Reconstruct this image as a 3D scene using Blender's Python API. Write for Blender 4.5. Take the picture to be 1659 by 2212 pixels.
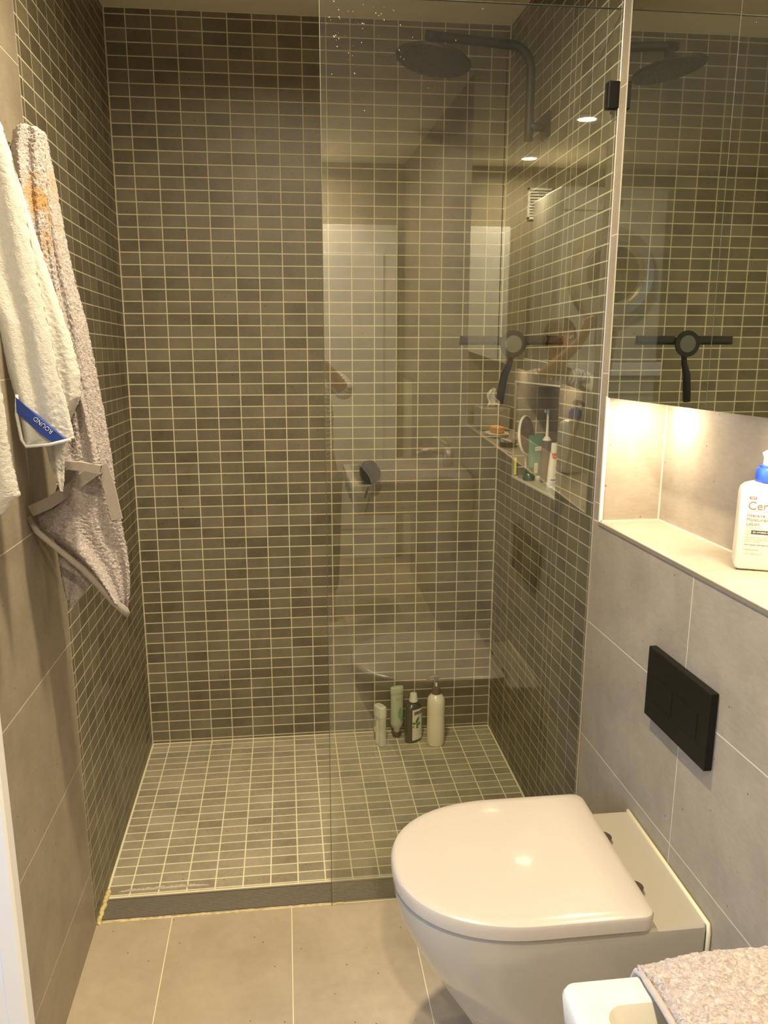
import bpy, bmesh, math, random
from mathutils import Vector, Matrix, noise
for o in list(bpy.data.objects): bpy.data.objects.remove(o, do_unlink=True)
SC = bpy.context.scene; COL = SC.collection
PI = math.pi
# ---------------------------------------------------------------- camera
cam_d = bpy.data.cameras.new('camera'); cam = bpy.data.objects.new('camera', cam_d); COL.objects.link(cam)
cam_d.sensor_fit = 'VERTICAL'; cam_d.sensor_height = 24.0; cam_d.lens = 1768.4/2212*24.0; cam_d.clip_start = 0.01
CP = Vector((0.5099, -2.7919, 1.4973)); CE = (1.34278, -0.001984, -0.119586)
cam.location = CP; cam.rotation_euler = CE; SC.camera = cam
# ---------------------------------------------------------------- world, lights, exposure
w = bpy.data.worlds.new('world'); SC.world = w; w.use_nodes = True
bg = w.node_tree.nodes['Background']; bg.inputs[0].default_value = (0.55, 0.72, 1.0, 1); bg.inputs[1].default_value = 0.6
SC.view_settings.view_transform = 'Standard'; SC.view_settings.look = 'None'
SC.view_settings.gamma = 1.0; SC.view_settings.use_curve_mapping = False
SC.view_settings.exposure = 1.05
SC.cycles.max_bounces = 10; SC.cycles.diffuse_bounces = 5; SC.cycles.glossy_bounces = 5
SC.cycles.transparent_max_bounces = 12; SC.cycles.caustics_reflective = False; SC.cycles.caustics_refractive = False
WARM = (1.0, 0.825, 0.545)
def area(name, loc, rot, size, power, color, size_y=None, shape='DISK', spread=PI):
    d = bpy.data.lights.new(name, 'AREA'); d.shape = shape; d.size = size
    if size_y: d.size_y = size_y
    d.energy = power; d.color = color; d.spread = spread
    o = bpy.data.objects.new(name, d); COL.objects.link(o); o.location = loc; o.rotation_euler = rot
    return o
LIGHTS = [(0.56, -1.42, 15), (0.59, -2.947, 15), (0.60, -3.88, 11)]  # the last downlight is added, to brighten the white door and its reflection
for lx, ly, p in LIGHTS: area('downlight_glow', (lx, ly, 2.396), (0, 0, 0), 0.085, p, WARM, spread=math.radians(166))
# daylight through the hall window on the left
area('window_daylight', (-1.16, -2.35, 1.45), (0, math.radians(-74), 0), 1.0, 9, (0.42, 0.64, 1.0), 1.1, 'RECTANGLE', math.radians(115))
# LED lamps in the underside of the mirror cabinet
for ly in (-1.06, -1.54, -2.06): area('niche_led_glow', (1.315, ly, 1.287-0.04*ly), (0, 0, 0), 0.06, 0.95, (1.0, 0.80, 0.55))

# ---------------------------------------------------------------- constants
W = 1.249; H = 2.41; YE = -0.932; SH = -0.04
def sz(y): return SH*y
PX = 0.075; PZ = 0.03779; PY = 0.0788; PF = 0.0394; X0 = 0.063; ZB = 0.0111
rnd = random.Random(7)
# ---------------------------------------------------------------- materials
def newmat(name):
    m = bpy.data.materials.new(name); m.use_nodes = True
    nt = m.node_tree; return m, nt, nt.nodes['Principled BSDF']
def simple(name, col, rough=0.5, metal=0.0, bump=0.0, bscale=200, coat=0.0, spec=0.5, trans=0.0, emit=None, es=0, var=0.0, vscale=8):
    m, nt, b = newmat(name)
    b.inputs['Base Color'].default_value = (*col, 1); b.inputs['Roughness'].default_value = rough
    b.inputs['Metallic'].default_value = metal; b.inputs['Coat Weight'].default_value = coat
    b.inputs['Specular IOR Level'].default_value = spec; b.inputs['Transmission Weight'].default_value = trans
    if emit: b.inputs['Emission Color'].default_value = (*emit, 1); b.inputs['Emission Strength'].default_value = es
    N = nt.nodes; L = nt.links
    geo = N.new('ShaderNodeNewGeometry')
    nz = N.new('ShaderNodeTexNoise'); nz.inputs['Scale'].default_value = vscale; nz.inputs['Detail'].default_value = 4
    L.new(geo.outputs['Position'], nz.inputs['Vector'])
    mx = N.new('ShaderNodeMix'); mx.data_type = 'RGBA'
    v = max(var, 0.02)
    mx.inputs[6].default_value = (*[c*(1-v) for c in col], 1); mx.inputs[7].default_value = (*[min(1, c*(1+v)) for c in col], 1)
    L.new(nz.outputs['Fac'], mx.inputs[0]); L.new(mx.outputs[2], b.inputs['Base Color'])
    if bump:
        n2 = N.new('ShaderNodeTexNoise'); n2.inputs['Scale'].default_value = bscale; n2.inputs['Detail'].default_value = 5
        L.new(geo.outputs['Position'], n2.inputs['Vector'])
        bp = N.new('ShaderNodeBump'); bp.inputs['Strength'].default_value = bump; bp.inputs['Distance'].default_value = 0.004
        L.new(n2.outputs['Fac'], bp.inputs['Height']); L.new(bp.outputs[0], b.inputs['Normal'])
    return m
def tile_mat(name, dark, light, spread, rough, use_attr, pits=True, streak=(30, 90)):
    """stone look: per tile tone, cloudy noise, fine horizontal streaks and small pits"""
    m, nt, b = newmat(name); N = nt.nodes; L = nt.links
    geo = N.new('ShaderNodeNewGeometry')
    if use_attr:
        a = N.new('ShaderNodeAttribute'); a.attribute_name = 'tone'; tone = a.outputs['Fac']
    else:
        a = N.new('ShaderNodeObjectInfo'); tone = a.outputs['Random']
    n1 = N.new('ShaderNodeTexNoise'); n1.inputs['Scale'].default_value = 9; n1.inputs['Detail'].default_value = 6; n1.inputs['Roughness'].default_value = 0.6
    L.new(geo.outputs['Position'], n1.inputs['Vector'])
    mp = N.new('ShaderNodeMapping'); mp.inputs['Scale'].default_value = (1, 1, 3.5); L.new(geo.outputs['Position'], mp.inputs['Vector'])
    n2 = N.new('ShaderNodeTexNoise'); n2.inputs['Scale'].default_value = streak[1]; n2.inputs['Detail'].default_value = 3
    L.new(mp.outputs[0], n2.inputs['Vector'])
    def math_(op, x, y):
        q = N.new('ShaderNodeMath'); q.operation = op
        for i, s in enumerate((x, y)):
            if hasattr(s, 'links'): L.new(s, q.inputs[i])
            else: q.inputs[i].default_value = s
        return q.outputs[0]
    t = math_('MULTIPLY', math_('SUBTRACT', tone, 0.5), spread)
    f = math_('ADD', math_('ADD', 0.5, t), math_('MULTIPLY', math_('SUBTRACT', n1.outputs['Fac'], 0.5), 1.3))
    f = math_('ADD', f, math_('MULTIPLY', math_('SUBTRACT', n2.outputs['Fac'], 0.5), 0.55))
    mx = N.new('ShaderNodeMix'); mx.data_type = 'RGBA'; mx.inputs[6].default_value = (*dark, 1); mx.inputs[7].default_value = (*light, 1)
    mx.clamp_factor = True
    L.new(f, mx.inputs[0]); out = mx.outputs[2]
    if pits:
        vo = N.new('ShaderNodeTexVoronoi'); vo.inputs['Scale'].default_value = 26; L.new(geo.outputs['Position'], vo.inputs['Vector'])
        pr = N.new('ShaderNodeMath'); pr.operation = 'LESS_THAN'; pr.inputs[1].default_value = 0.055; L.new(vo.outputs['Distance'], pr.inputs[0])
        m2 = N.new('ShaderNodeMix'); m2.data_type = 'RGBA'; m2.inputs[7].default_value = (*[c*0.35 for c in dark], 1)
        L.new(out, m2.inputs[6]); L.new(math_('MULTIPLY', pr.outputs[0], 0.8), m2.inputs[0]); out = m2.outputs[2]
    L.new(out, b.inputs['Base Color']); b.inputs['Roughness'].default_value = rough
    bp = N.new('ShaderNodeBump'); bp.inputs['Strength'].default_value = 0.25; bp.inputs['Distance'].default_value = 0.001
    L.new(n2.outputs['Fac'], bp.inputs['Height']); L.new(bp.outputs[0], b.inputs['Normal'])
    return m
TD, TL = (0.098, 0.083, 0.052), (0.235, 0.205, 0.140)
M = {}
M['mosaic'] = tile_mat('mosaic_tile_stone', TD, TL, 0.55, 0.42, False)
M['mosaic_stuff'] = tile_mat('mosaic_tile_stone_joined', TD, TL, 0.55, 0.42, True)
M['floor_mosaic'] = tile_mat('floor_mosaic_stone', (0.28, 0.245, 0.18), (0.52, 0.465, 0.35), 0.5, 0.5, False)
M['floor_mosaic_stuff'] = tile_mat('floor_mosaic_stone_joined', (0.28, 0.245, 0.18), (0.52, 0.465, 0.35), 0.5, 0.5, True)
M['beige'] = tile_mat('beige_stone_tile', (0.250, 0.212, 0.160), (0.385, 0.332, 0.258), 0.2, 0.45, False, True, (9, 40))
M['beige_floor'] = tile_mat('beige_floor_tile', (0.39, 0.325, 0.24), (0.54, 0.46, 0.35), 0.2, 0.4, False, True, (9, 40))
M['grout'] = simple('cream_grout', (0.66, 0.61, 0.46), 0.85, var=0.08, vscale=12)
M['grout_f'] = simple('floor_grout', (0.88, 0.84, 0.62), 0.85, var=0.12, vscale=8)
M['joint'] = simple('pale_joint', (0.60, 0.53, 0.41), 0.8)
M['ceiling'] = simple('ceiling_paint', (0.88, 0.82, 0.66), 0.8, var=0.03)
M['plaster'] = simple('beige_plaster', (0.36, 0.32, 0.25), 0.8)
M['white_gloss'] = simple('white_ceramic', (0.42, 0.385, 0.325), 0.10, coat=0.5)
M['seat'] = simple('glossy_seat_plastic', (0.48, 0.43, 0.375), 0.16, coat=0.3)
M['white_paint'] = simple('white_door_paint', (0.86, 0.87, 0.90), 0.45)
M['black'] = simple('matt_black', (0.006, 0.005, 0.0035), 0.5, spec=0.25)
M['blackmetal'] = simple('satin_black_metal', (0.012, 0.011, 0.008), 0.45, spec=0.3)
M['rubber'] = simple('black_rubber', (0.006, 0.006, 0.006), 0.6, spec=0.25)
M['steel'] = simple('brushed_steel', (0.50, 0.45, 0.39), 0.38, metal=0.6)
M['alu'] = simple('aluminium_trim', (0.70, 0.62, 0.52), 0.38, metal=0.85)
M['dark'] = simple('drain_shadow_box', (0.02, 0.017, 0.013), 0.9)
M['mirror'] = simple('mirror_silver', (0.80, 0.84, 0.79), 0.015, metal=1.0)
M['seal'] = simple('yellowed_silicone', (0.72, 0.60, 0.30), 0.6, bump=0.4, bscale=120, var=0.3, vscale=40)
M['seal_w'] = simple('cream_silicone', (0.72, 0.66, 0.46), 0.5)
M['scale'] = simple('lime_scale', (0.62, 0.56, 0.46), 0.8, bump=0.5, bscale=250, var=0.3, vscale=60)
M['cream'] = simple('cream_plastic', (0.88, 0.83, 0.68), 0.25)
M['brown'] = simple('taupe_pump_plastic', (0.17, 0.12, 0.09), 0.35)
M['darkbrown'] = simple('dark_brown_cap', (0.09, 0.055, 0.035), 0.4)
M['wplastic'] = simple('white_plastic', (0.80, 0.78, 0.73), 0.3)
M['palegreen'] = simple('pale_green_gel_tube', (0.52, 0.57, 0.42), 0.3, var=0.1, vscale=30)
M['milky'] = simple('milky_bottle', (0.55, 0.55, 0.45), 0.3, var=0.1, vscale=30)
M['darkbottle'] = simple('dark_olive_bottle', (0.075, 0.072, 0.045), 0.15, coat=0.5)
M['label'] = simple('label_paper', (0.78, 0.74, 0.64), 0.5)
M['green'] = simple('leaf_green', (0.07, 0.19, 0.06), 0.5)
M['palgreen2'] = simple('label_green', (0.22, 0.42, 0.20), 0.5)
M['pink'] = simple('mauve_print', (0.38, 0.20, 0.20), 0.5)
M['ink'] = simple('black_ink', (0.02, 0.018, 0.015), 0.5)
M['brownink'] = simple('brown_ink', (0.16, 0.10, 0.07), 0.5)
M['greyink'] = simple('grey_ink', (0.40, 0.34, 0.27), 0.5)
M['blue'] = simple('royal_blue_plastic', (0.035, 0.10, 0.62), 0.3)
M['blueink'] = simple('blue_print', (0.04, 0.12, 0.60), 0.4)
M['red'] = simple('red_print', (0.62, 0.03, 0.03), 0.4)
M['lotion'] = simple('lotion_bottle_white', (0.60, 0.555, 0.44), 0.28)
M['teal'] = simple('teal_tube', (0.03, 0.20, 0.15), 0.3, coat=0.3)
M['bandblue'] = simple('navy_ribbon', (0.018, 0.045, 0.24), 0.7)
M['silverink'] = simple('silver_thread', (0.50, 0.54, 0.62), 0.6)
M['bottlegreen'] = simple('dark_green_glass', (0.02, 0.07, 0.045), 0.1, coat=0.6)
M['yellow'] = simple('yellow_reflection_tint', (0.75, 0.72, 0.12), 0.4)
M['orange'] = simple('orange_soap', (0.70, 0.30, 0.10), 0.4)
M['marble'] = simple('pale_marble_sill', (0.62, 0.60, 0.52), 0.35, var=0.25, vscale=60)
M['lamp'] = simple('lamp_face', (1, 1, 1), 0.5, emit=(1.0, 0.93, 0.72), es=22)
M['appliance'] = simple('appliance_enamel', (0.50, 0.49, 0.46), 0.5)
M['darkglass'] = simple('dark_drum_glass', (0.03, 0.03, 0.03), 0.08, coat=0.5)
M['skin'] = simple('skin', (0.55, 0.33, 0.22), 0.5)
M['hair'] = simple('dark_hair', (0.03, 0.02, 0.015), 0.6)
M['denim'] = simple('dark_trousers', (0.03, 0.035, 0.05), 0.8)
M['tissuebox'] = simple('patterned_tissue_box', (0.30, 0.28, 0.22), 0.6, var=0.8, vscale=70)
def terry(name, c1, c2, sc, strength, stain=False):
    m, nt, b = newmat(name); N = nt.nodes; L = nt.links
    geo = N.new('ShaderNodeNewGeometry')
    n1 = N.new('ShaderNodeTexNoise'); n1.inputs['Scale'].default_value = sc; n1.inputs['Detail'].default_value = 4; n1.inputs['Distortion'].default_value = 1.2
    L.new(geo.outputs['Position'], n1.inputs['Vector'])
    mx = N.new('ShaderNodeMix'); mx.data_type = 'RGBA'; mx.inputs[6].default_value = (*c1, 1); mx.inputs[7].default_value = (*c2, 1)
    mr = N.new('ShaderNodeMapRange'); mr.inputs[1].default_value = 0.35; mr.inputs[2].default_value = 0.65
    L.new(n1.outputs['Fac'], mr.inputs[0]); L.new(mr.outputs[0], mx.inputs[0]); out = mx.outputs[2]
    if stain:
        n3 = N.new('ShaderNodeTexNoise'); n3.inputs['Scale'].default_value = 18; L.new(geo.outputs['Position'], n3.inputs['Vector'])
        sp = N.new('ShaderNodeSeparateXYZ'); L.new(geo.outputs['Position'], sp.inputs[0])
        # an orange stain at one height of the towel
        a = N.new('ShaderNodeMapRange'); a.inputs[1].default_value = 1.58; a.inputs[2].default_value = 1.68; L.new(sp.outputs[2], a.inputs[0])
        c = N.new('ShaderNodeMapRange'); c.inputs[1].default_value = 1.80; c.inputs[2].default_value = 1.70; L.new(sp.outputs[2], c.inputs[0])
        d = N.new('ShaderNodeMapRange'); d.inputs[1].default_value = 0.50; d.inputs[2].default_value = 0.62; L.new(n3.outputs['Fac'], d.inputs[0])
        q = N.new('ShaderNodeMath'); q.operation = 'MULTIPLY'; L.new(a.outputs[0], q.inputs[0]); L.new(c.outputs[0], q.inputs[1])
        q2 = N.new('ShaderNodeMath'); q2.operation = 'MULTIPLY'; L.new(q.outputs[0], q2.inputs[0]); L.new(d.outputs[0], q2.inputs[1])
        m2 = N.new('ShaderNodeMix'); m2.data_type = 'RGBA'; m2.inputs[7].default_value = (0.42, 0.24, 0.09, 1)
        L.new(out, m2.inputs[6]); L.new(q2.outputs[0], m2.inputs[0]); out = m2.outputs[2]
    L.new(out, b.inputs['Base Color']); b.inputs['Roughness'].default_value = 0.95
    b.inputs['Sheen Weight'].default_value = 0.3; b.inputs['Specular IOR Level'].default_value = 0.1
    bp = N.new('ShaderNodeBump'); bp.inputs['Strength'].default_value = strength; bp.inputs['Distance'].default_value = 0.005
    L.new(n1.outputs['Fac'], bp.inputs['Height']); L.new(bp.outputs[0], b.inputs['Normal'])
    return m
M['terry'] = terry('mauve_terry', (0.30, 0.262, 0.25), (0.52, 0.465, 0.455), 230, 0.8, True)
M['terry2'] = terry('mauve_terry_hand_towel', (0.25, 0.205, 0.185), (0.44, 0.375, 0.34), 200, 0.9)
M['terryhem'] = terry('mauve_woven_hem', (0.30, 0.262, 0.24), (0.36, 0.32, 0.295), 500, 0.15)
M['cotton'] = terry('white_cotton', (0.48, 0.47, 0.44), (0.54, 0.53, 0.50), 260, 0.3)
def glass_mat():
    m = bpy.data.materials.new('shower_glass'); m.use_nodes = True; nt = m.node_tree; N = nt.nodes; L = nt.links
    for n in list(N): N.remove(n)
    out = N.new('ShaderNodeOutputMaterial'); mix = N.new('ShaderNodeMixShader')
    tr = N.new('ShaderNodeBsdfTransparent'); tr.inputs[0].default_value = (0.975, 0.985, 0.955, 1)
    gl = N.new('ShaderNodeBsdfGlossy'); gl.inputs['Roughness'].default_value = 0.0; gl.inputs[0].default_value = (1.0, 0.98, 0.90, 1)
    fr = N.new('ShaderNodeFresnel'); fr.inputs[0].default_value = 1.52
    geo = N.new('ShaderNodeNewGeometry')
    a = N.new('ShaderNodeMath'); a.operation = 'SUBTRACT'; a.inputs[0].default_value = 1.0; L.new(geo.outputs['Backfacing'], a.inputs[1])
    b = N.new('ShaderNodeMath'); b.operation = 'MULTIPLY'; L.new(fr.outputs[0], b.inputs[0]); L.new(a.outputs[0], b.inputs[1])
    c = N.new('ShaderNodeMath'); c.operation = 'MULTIPLY'; c.use_clamp = True; c.inputs[1].default_value = 2.7; L.new(b.outputs[0], c.inputs[0])
    L.new(c.outputs[0], mix.inputs[0]); L.new(tr.outputs[0], mix.inputs[1]); L.new(gl.outputs[0], mix.inputs[2]); L.new(mix.outputs[0], out.inputs[0])
    return m
M['glass'] = glass_mat()
M['edge'] = simple('green_glass_edge', (0.10, 0.105, 0.07), 0.5, spec=0.2)
# ---------------------------------------------------------------- helpers
def link(name, me, mat=None, parent=None, smooth=False, auto=None):
    if mat is not None and len(me.materials) == 0:
        for mm in (mat if isinstance(mat, (list, tuple)) else [mat]): me.materials.append(mm)
    if smooth:
        for p in me.polygons: p.use_smooth = True
    o = bpy.data.objects.new(name, me); COL.objects.link(o)
    if parent is not None: o.parent = parent
    return o
def from_bm(name, bm, mat, parent=None, smooth=False):
    me = bpy.data.meshes.new(name); bm.normal_update(); bm.to_mesh(me); bm.free()
    return link(name, me, mat, parent, smooth)
def pyd(name, vs, fs, mat, parent=None, smooth=False):
    me = bpy.data.meshes.new(name); me.from_pydata([tuple(v) for v in vs], [], fs); me.update()
    return link(name, me, mat, parent, smooth)
def thing(name, label, cat, group=None, loc=(0, 0, 0), rz=0):
    o = bpy.data.objects.new(name, None); COL.objects.link(o); o.location = loc; o.rotation_euler = (0, 0, rz); o.empty_display_size = .05
    return tag(o, label, cat, group)
def tag(o, label, cat, group=None, kind=None):
    o['label'] = label; o['category'] = cat
    if group: o['group'] = group
    if kind: o['kind'] = kind
    return o
def struct(o): o['kind'] = 'structure'; return o
def bm_box(bm, lo, hi, shear=False, bev=0.0, seg=1):
    r = bmesh.ops.create_cube(bm, size=1.0); vs = r['verts']
    for v in vs:
        v.co = Vector([lo[i]+(v.co[i]+0.5)*(hi[i]-lo[i]) for i in range(3)])
    if bev:
        es = list({e for v in vs for e in v.link_edges})
        rb = bmesh.ops.bevel(bm, geom=es, offset=bev, segments=seg, profile=0.5, affect='EDGES')
        vs = list({v for f in rb['faces'] for v in f.verts} | {v for v in vs if v.is_valid})
    if shear:
        for v in vs: v.co.z += sz(v.co.y)
    return vs
def box(name, lo, hi, mat, parent=None, shear=False, bev=0.0, seg=1, smooth=False):
    bm = bmesh.new(); bm_box(bm, lo, hi, shear, bev, seg); return from_bm(name, bm, mat, parent, smooth)
def boxes(name, L, mat, parent=None, shear=False, bev=0.0):
    bm = bmesh.new()
    for lo, hi in L: bm_box(bm, lo, hi, shear, bev)
    return from_bm(name, bm, mat, parent)
def lathe(name, prof, mat, parent=None, n=40, loc=(0, 0, 0), sx=1.0, sy=1.0, rot=None, rz=0.0):
    vs = []; fs = []
    for r, z in prof:
        for k in range(n):
            a = 2*PI*k/n; vs.append(Vector((r*math.cos(a)*sx, r*math.sin(a)*sy, z)))
    for i in range(len(prof)-1):
        for k in range(n): fs.append((i*n+k, i*n+(k+1) % n, (i+1)*n+(k+1) % n, (i+1)*n+k))
    fs.append(tuple(range(n))[::-1]); fs.append(tuple((len(prof)-1)*n+k for k in range(n)))
    R = rot.to_matrix() if rot else Matrix.Rotation(rz, 3, 'Z')
    vs = [R @ v+Vector(loc) for v in vs]
    o = pyd(name, vs, fs, mat, parent)
    me = o.data
    for p in me.polygons: p.use_smooth = len(p.vertices) == 4
    try: me.set_sharp_from_angle(angle=math.radians(40))
    except Exception: pass
    return o
def tube(name, pts, r, mat, parent=None, n=16, closed=False):
    pts = [Vector(p) for p in pts]; vs = []; fs = []; m = len(pts)
    up = Vector((0, 0, 1)); prev = None
    for i, p in enumerate(pts):
        d = (pts[min(i+1, m-1)]-pts[max(i-1, 0)]).normalized()
        if prev is None:
            a = up if abs(d.z) < 0.9 else Vector((0, 1, 0)); u = d.cross(a).normalized()
        else:
            u = (prev-d*prev.dot(d)).normalized()
        prev = u; v2 = d.cross(u)
        rr = r[i] if isinstance(r, (list, tuple)) else r
        for k in range(n):
            a = 2*PI*k/n; vs.append(p+(u*math.cos(a)+v2*math.sin(a))*rr)
    for i in range(m-1):
        for k in range(n): fs.append((i*n+k, i*n+(k+1) % n, (i+1)*n+(k+1) % n, (i+1)*n+k))
    fs.append(tuple(range(n))[::-1]); fs.append(tuple((m-1)*n+k for k in range(n)))
    o = pyd(name, vs, fs, mat, parent)
    for p in o.data.polygons: p.use_smooth = len(p.vertices) == 4
    return o
def text(name, s, size, mat, parent, mtx, depth=0.0003, align='LEFT', shx=1.0):
    c = bpy.data.curves.new(name, 'FONT'); c.body = s; c.size = size; c.extrude = depth; c.align_x = align; c.resolution_u = 3
    t = bpy.data.objects.new(name, c); COL.objects.link(t)
    dg = bpy.context.evaluated_depsgraph_get(); me = bpy.data.meshes.new_from_object(t.evaluated_get(dg))
    bpy.data.objects.remove(t, do_unlink=True)
    me.transform(Matrix.Diagonal((shx, 1, 1, 1)))
    me.transform(mtx); me.materials.clear()
    return link(name, me, mat, parent)
RCAM = Matrix.Rotation(CE[2], 3, 'Z') @ Matrix.Rotation(CE[1], 3, 'Y') @ Matrix.Rotation(CE[0], 3, 'X')
def proj(p):
    c = RCAM.transposed() @ (Vector(p)-CP)
    if c.z > -0.05: return None
    return (829.5+1768.4*c.x/-c.z, 1106-1768.4*c.y/-c.z)
def parea(pts):
    q = [proj(p) for p in pts]
    if any(a is None for a in q): return 0
    n = len(q); cx = sum(a[0] for a in q)/n; cy = sum(a[1] for a in q)/n
    if not (-5 < cx < 1664 and -5 < cy < 2217): return 0
    return abs(sum(q[i][0]*q[(i+1) % n][1]-q[(i+1) % n][0]*q[i][1] for i in range(n)))/2
def clip(poly, a, b, c):
    """keep the side a*x+b*y>=c of a 2-D polygon"""
    out = []
    for i, p in enumerate(poly):
        q = poly[(i+1) % len(poly)]; dp = a*p[0]+b*p[1]-c; dq = a*q[0]+b*q[1]-c
        if dp >= 0: out.append(p)
        if dp*dq < 0: t = dp/(dp-dq); out.append((p[0]+t*(q[0]-p[0]), p[1]+t*(q[1]-p[1])))
    return out
def inset(poly, d):
    n = len(poly); out = []
    ar = sum(poly[i][0]*poly[(i+1) % n][1]-poly[(i+1) % n][0]*poly[i][1] for i in range(n))
    if ar < 0: poly = poly[::-1]
    for i in range(n):
        p0, p1, p2 = Vector(poly[i-1]), Vector(poly[i]), Vector(poly[(i+1) % n])
        e1 = (p1-p0).normalized(); e2 = (p2-p1).normalized()
        n1 = Vector((-e1.y, e1.x)); n2 = Vector((-e2.y, e2.x)); k = 1+n1.dot(n2)
        q = p1+(n1+n2)*(d/max(k, 0.2)); out.append((q.x, q.y))
    return out
def tile_geo(poly, g, th, bev=0.0006):
    """prism of a tile, in (a, b, height) coordinates"""
    A = inset(poly, g/2); B = inset(A, bev); n = len(A)
    vs = [(p[0], p[1], -0.002) for p in A]+[(p[0], p[1], th-bev) for p in A]+[(p[0], p[1], th) for p in B]
    fs = [tuple(2*n+k for k in range(n))]
    for r in (0, 1):
        for k in range(n): fs.append((r*n+k, r*n+(k+1) % n, (r+1)*n+(k+1) % n, (r+1)*n+k))
    return vs, fs
def lay_tiles(parent, polys, frame, g, th, mat, mat_stuff, name, limit=300, jit=0.0):
    """polys: list of 2-D polygons (CCW); frame(a,b,h)->world. The largest in the picture are parts, the rest one part"""
    items = []
    for p in polys:
        n = len(p)
        ar = abs(sum(p[i][0]*p[(i+1) % n][1]-p[(i+1) % n][0]*p[i][1] for i in range(n)))/2
        xs = [q[0] for q in p]; ys = [q[1] for q in p]
        if ar < 1.2e-5 or min(max(xs)-min(xs), max(ys)-min(ys)) < g+0.0025: continue
        items.append((parea([frame(q[0], q[1], th) for q in p]), p))
    items.sort(key=lambda t: -t[0])
    cache = {}
    for k, (a, p) in enumerate(items[:limit]):
        c = (p[0][0], p[0][1]); rel = tuple((round(q[0]-c[0], 5), round(q[1]-c[1], 5)) for q in p)
        o0 = Vector(frame(c[0], c[1], 0))
        if rel not in cache:
            vs, fs = tile_geo([(q[0], q[1]) for q in rel], g, th)
            z0 = Vector(frame(0, 0, 0)); me = bpy.data.meshes.new(name)
            me.from_pydata([tuple(Vector(frame(*v))-z0) for v in vs], [], fs); me.update(); me.materials.append(mat)
            fix_norm(me); cache[rel] = me
        o = bpy.data.objects.new(name, cache[rel]); o.location = o0; COL.objects.link(o); o.parent = parent
    rest = items[limit:]
    if rest:
        V = []; F = []; T = []
        for a, p in rest:
            vs, fs = tile_geo(p, g, th); b = len(V); t = rnd.random()
            V += [tuple(frame(*v)) for v in vs]; F += [tuple(b+i for i in f) for f in fs]; T += [t]*len(fs)
        me = bpy.data.meshes.new(name+'s'); me.from_pydata(V, [], F); me.update(); me.materials.append(mat_stuff)
        at = me.attributes.new('tone', 'FLOAT', 'FACE'); at.data.foreach_set('value', T)
        fix_norm(me)
        o = bpy.data.objects.new(name+'_field', me); COL.objects.link(o); o.parent = parent; o['kind'] = 'stuff'
def fix_norm(me):
    bm = bmesh.new(); bm.from_mesh(me); bmesh.ops.recalc_face_normals(bm, faces=bm.faces)
    # open shells: make sure the cap looks out of the wall (the base ring is open)
    bm.to_mesh(me); bm.free()
def grid(u0, u1, v0, v1, pu, pv, ou, ov, shear=0.0):
    """cells of a grid with origin (ou,ov); b coordinate sheared by shear*a; clipped to the rectangle u0..u1, v0..v1 (true coords)"""
    out = []
    i0 = math.floor((u0-ou)/pu)-1; i1 = math.ceil((u1-ou)/pu)+1
    j0 = math.floor((v0-ov)/pv)-3; j1 = math.ceil((v1-ov)/pv)+3
    for i in range(i0, i1):
        for j in range(j0, j1):
            a0, a1 = ou+i*pu, ou+(i+1)*pu; b0, b1 = ov+j*pv, ov+(j+1)*pv
            p = [(a0, b0+shear*a0), (a1, b0+shear*a1), (a1, b1+shear*a1), (a0, b1+shear*a0)]
            for c in ((1, 0, u0), (-1, 0, -u1), (0, 1, v0), (0, -1, -v1)):
                if p: p = clip(p, *c)
            if len(p) >= 3: out.append(p)
    return out
def subtract(polys, a0, a1, b0, b1, sh):
    """cut the sheared rectangle a0..a1, b0..b1 out of every polygon"""
    out = []
    for p in polys:
        L = clip(p, -1, 0, -a0); R = clip(p, 1, 0, a1)
        Mi = clip(clip(p, 1, 0, a0), -1, 0, -a1)
        D = clip(Mi, sh, -1, -b0) if len(Mi) > 2 else []; U = clip(Mi, -sh, 1, b1) if len(Mi) > 2 else []
        out += [q for q in (L, R, D, U) if len(q) > 2]
    return out
TH = 0.0005; G = 0.0031
# ================================================================ SETTING
# ---- back wall
wb = struct(box('wall_back', (-0.12, 0.0, -0.05), (1.55, 0.12, H), M['grout']))
lay_tiles(wb, grid(0.0, W, 0.0, H, PX, PZ, X0, ZB), lambda a, b, h: Vector((a, -h, b)), G, TH, M['mosaic'], M['mosaic_stuff'], 'mosaic_tile')
# ---- left wall
wl = struct(boxes('wall_left', [((-0.12, -1.45, -0.05), (0.0, 0.0, H))], M['grout']))
lay_tiles(wl, grid(YE, 0.0, 0.0, H, PY, PZ, -0.045, ZB, SH), lambda a, b, h: Vector((h, a, b)), G, TH, M['mosaic'], M['mosaic_stuff'], 'mosaic_tile')
COURSE = [-0.177, 0.126, 0.428, 0.733, 1.038, 1.345, 1.650, 1.955, 2.26, 2.565]
def courses(y0, y1, zlo, zhi, vj=()):
    out = []; ys = [y0]+[v for v in vj if y0 < v < y1]+[y1]
    for i in range(len(ys)-1):
        for j in range(len(COURSE)-1):
            p = [(ys[i], COURSE[j]+SH*ys[i]), (ys[i+1], COURSE[j]+SH*ys[i+1]), (ys[i+1], COURSE[j+1]+SH*ys[i+1]), (ys[i], COURSE[j+1]+SH*ys[i])]
            p = clip(p, 0, 1, zlo); p = clip(p, 0, -1, -zhi) if p else p
            if len(p) > 2: out.append(p)
    return out
lay_tiles(wl, courses(-1.448, YE, 0, H), lambda a, b, h: Vector((h, a, b)), 0.0017, 0.0004, M['beige'], M['beige'], 'wall_tile')
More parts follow.
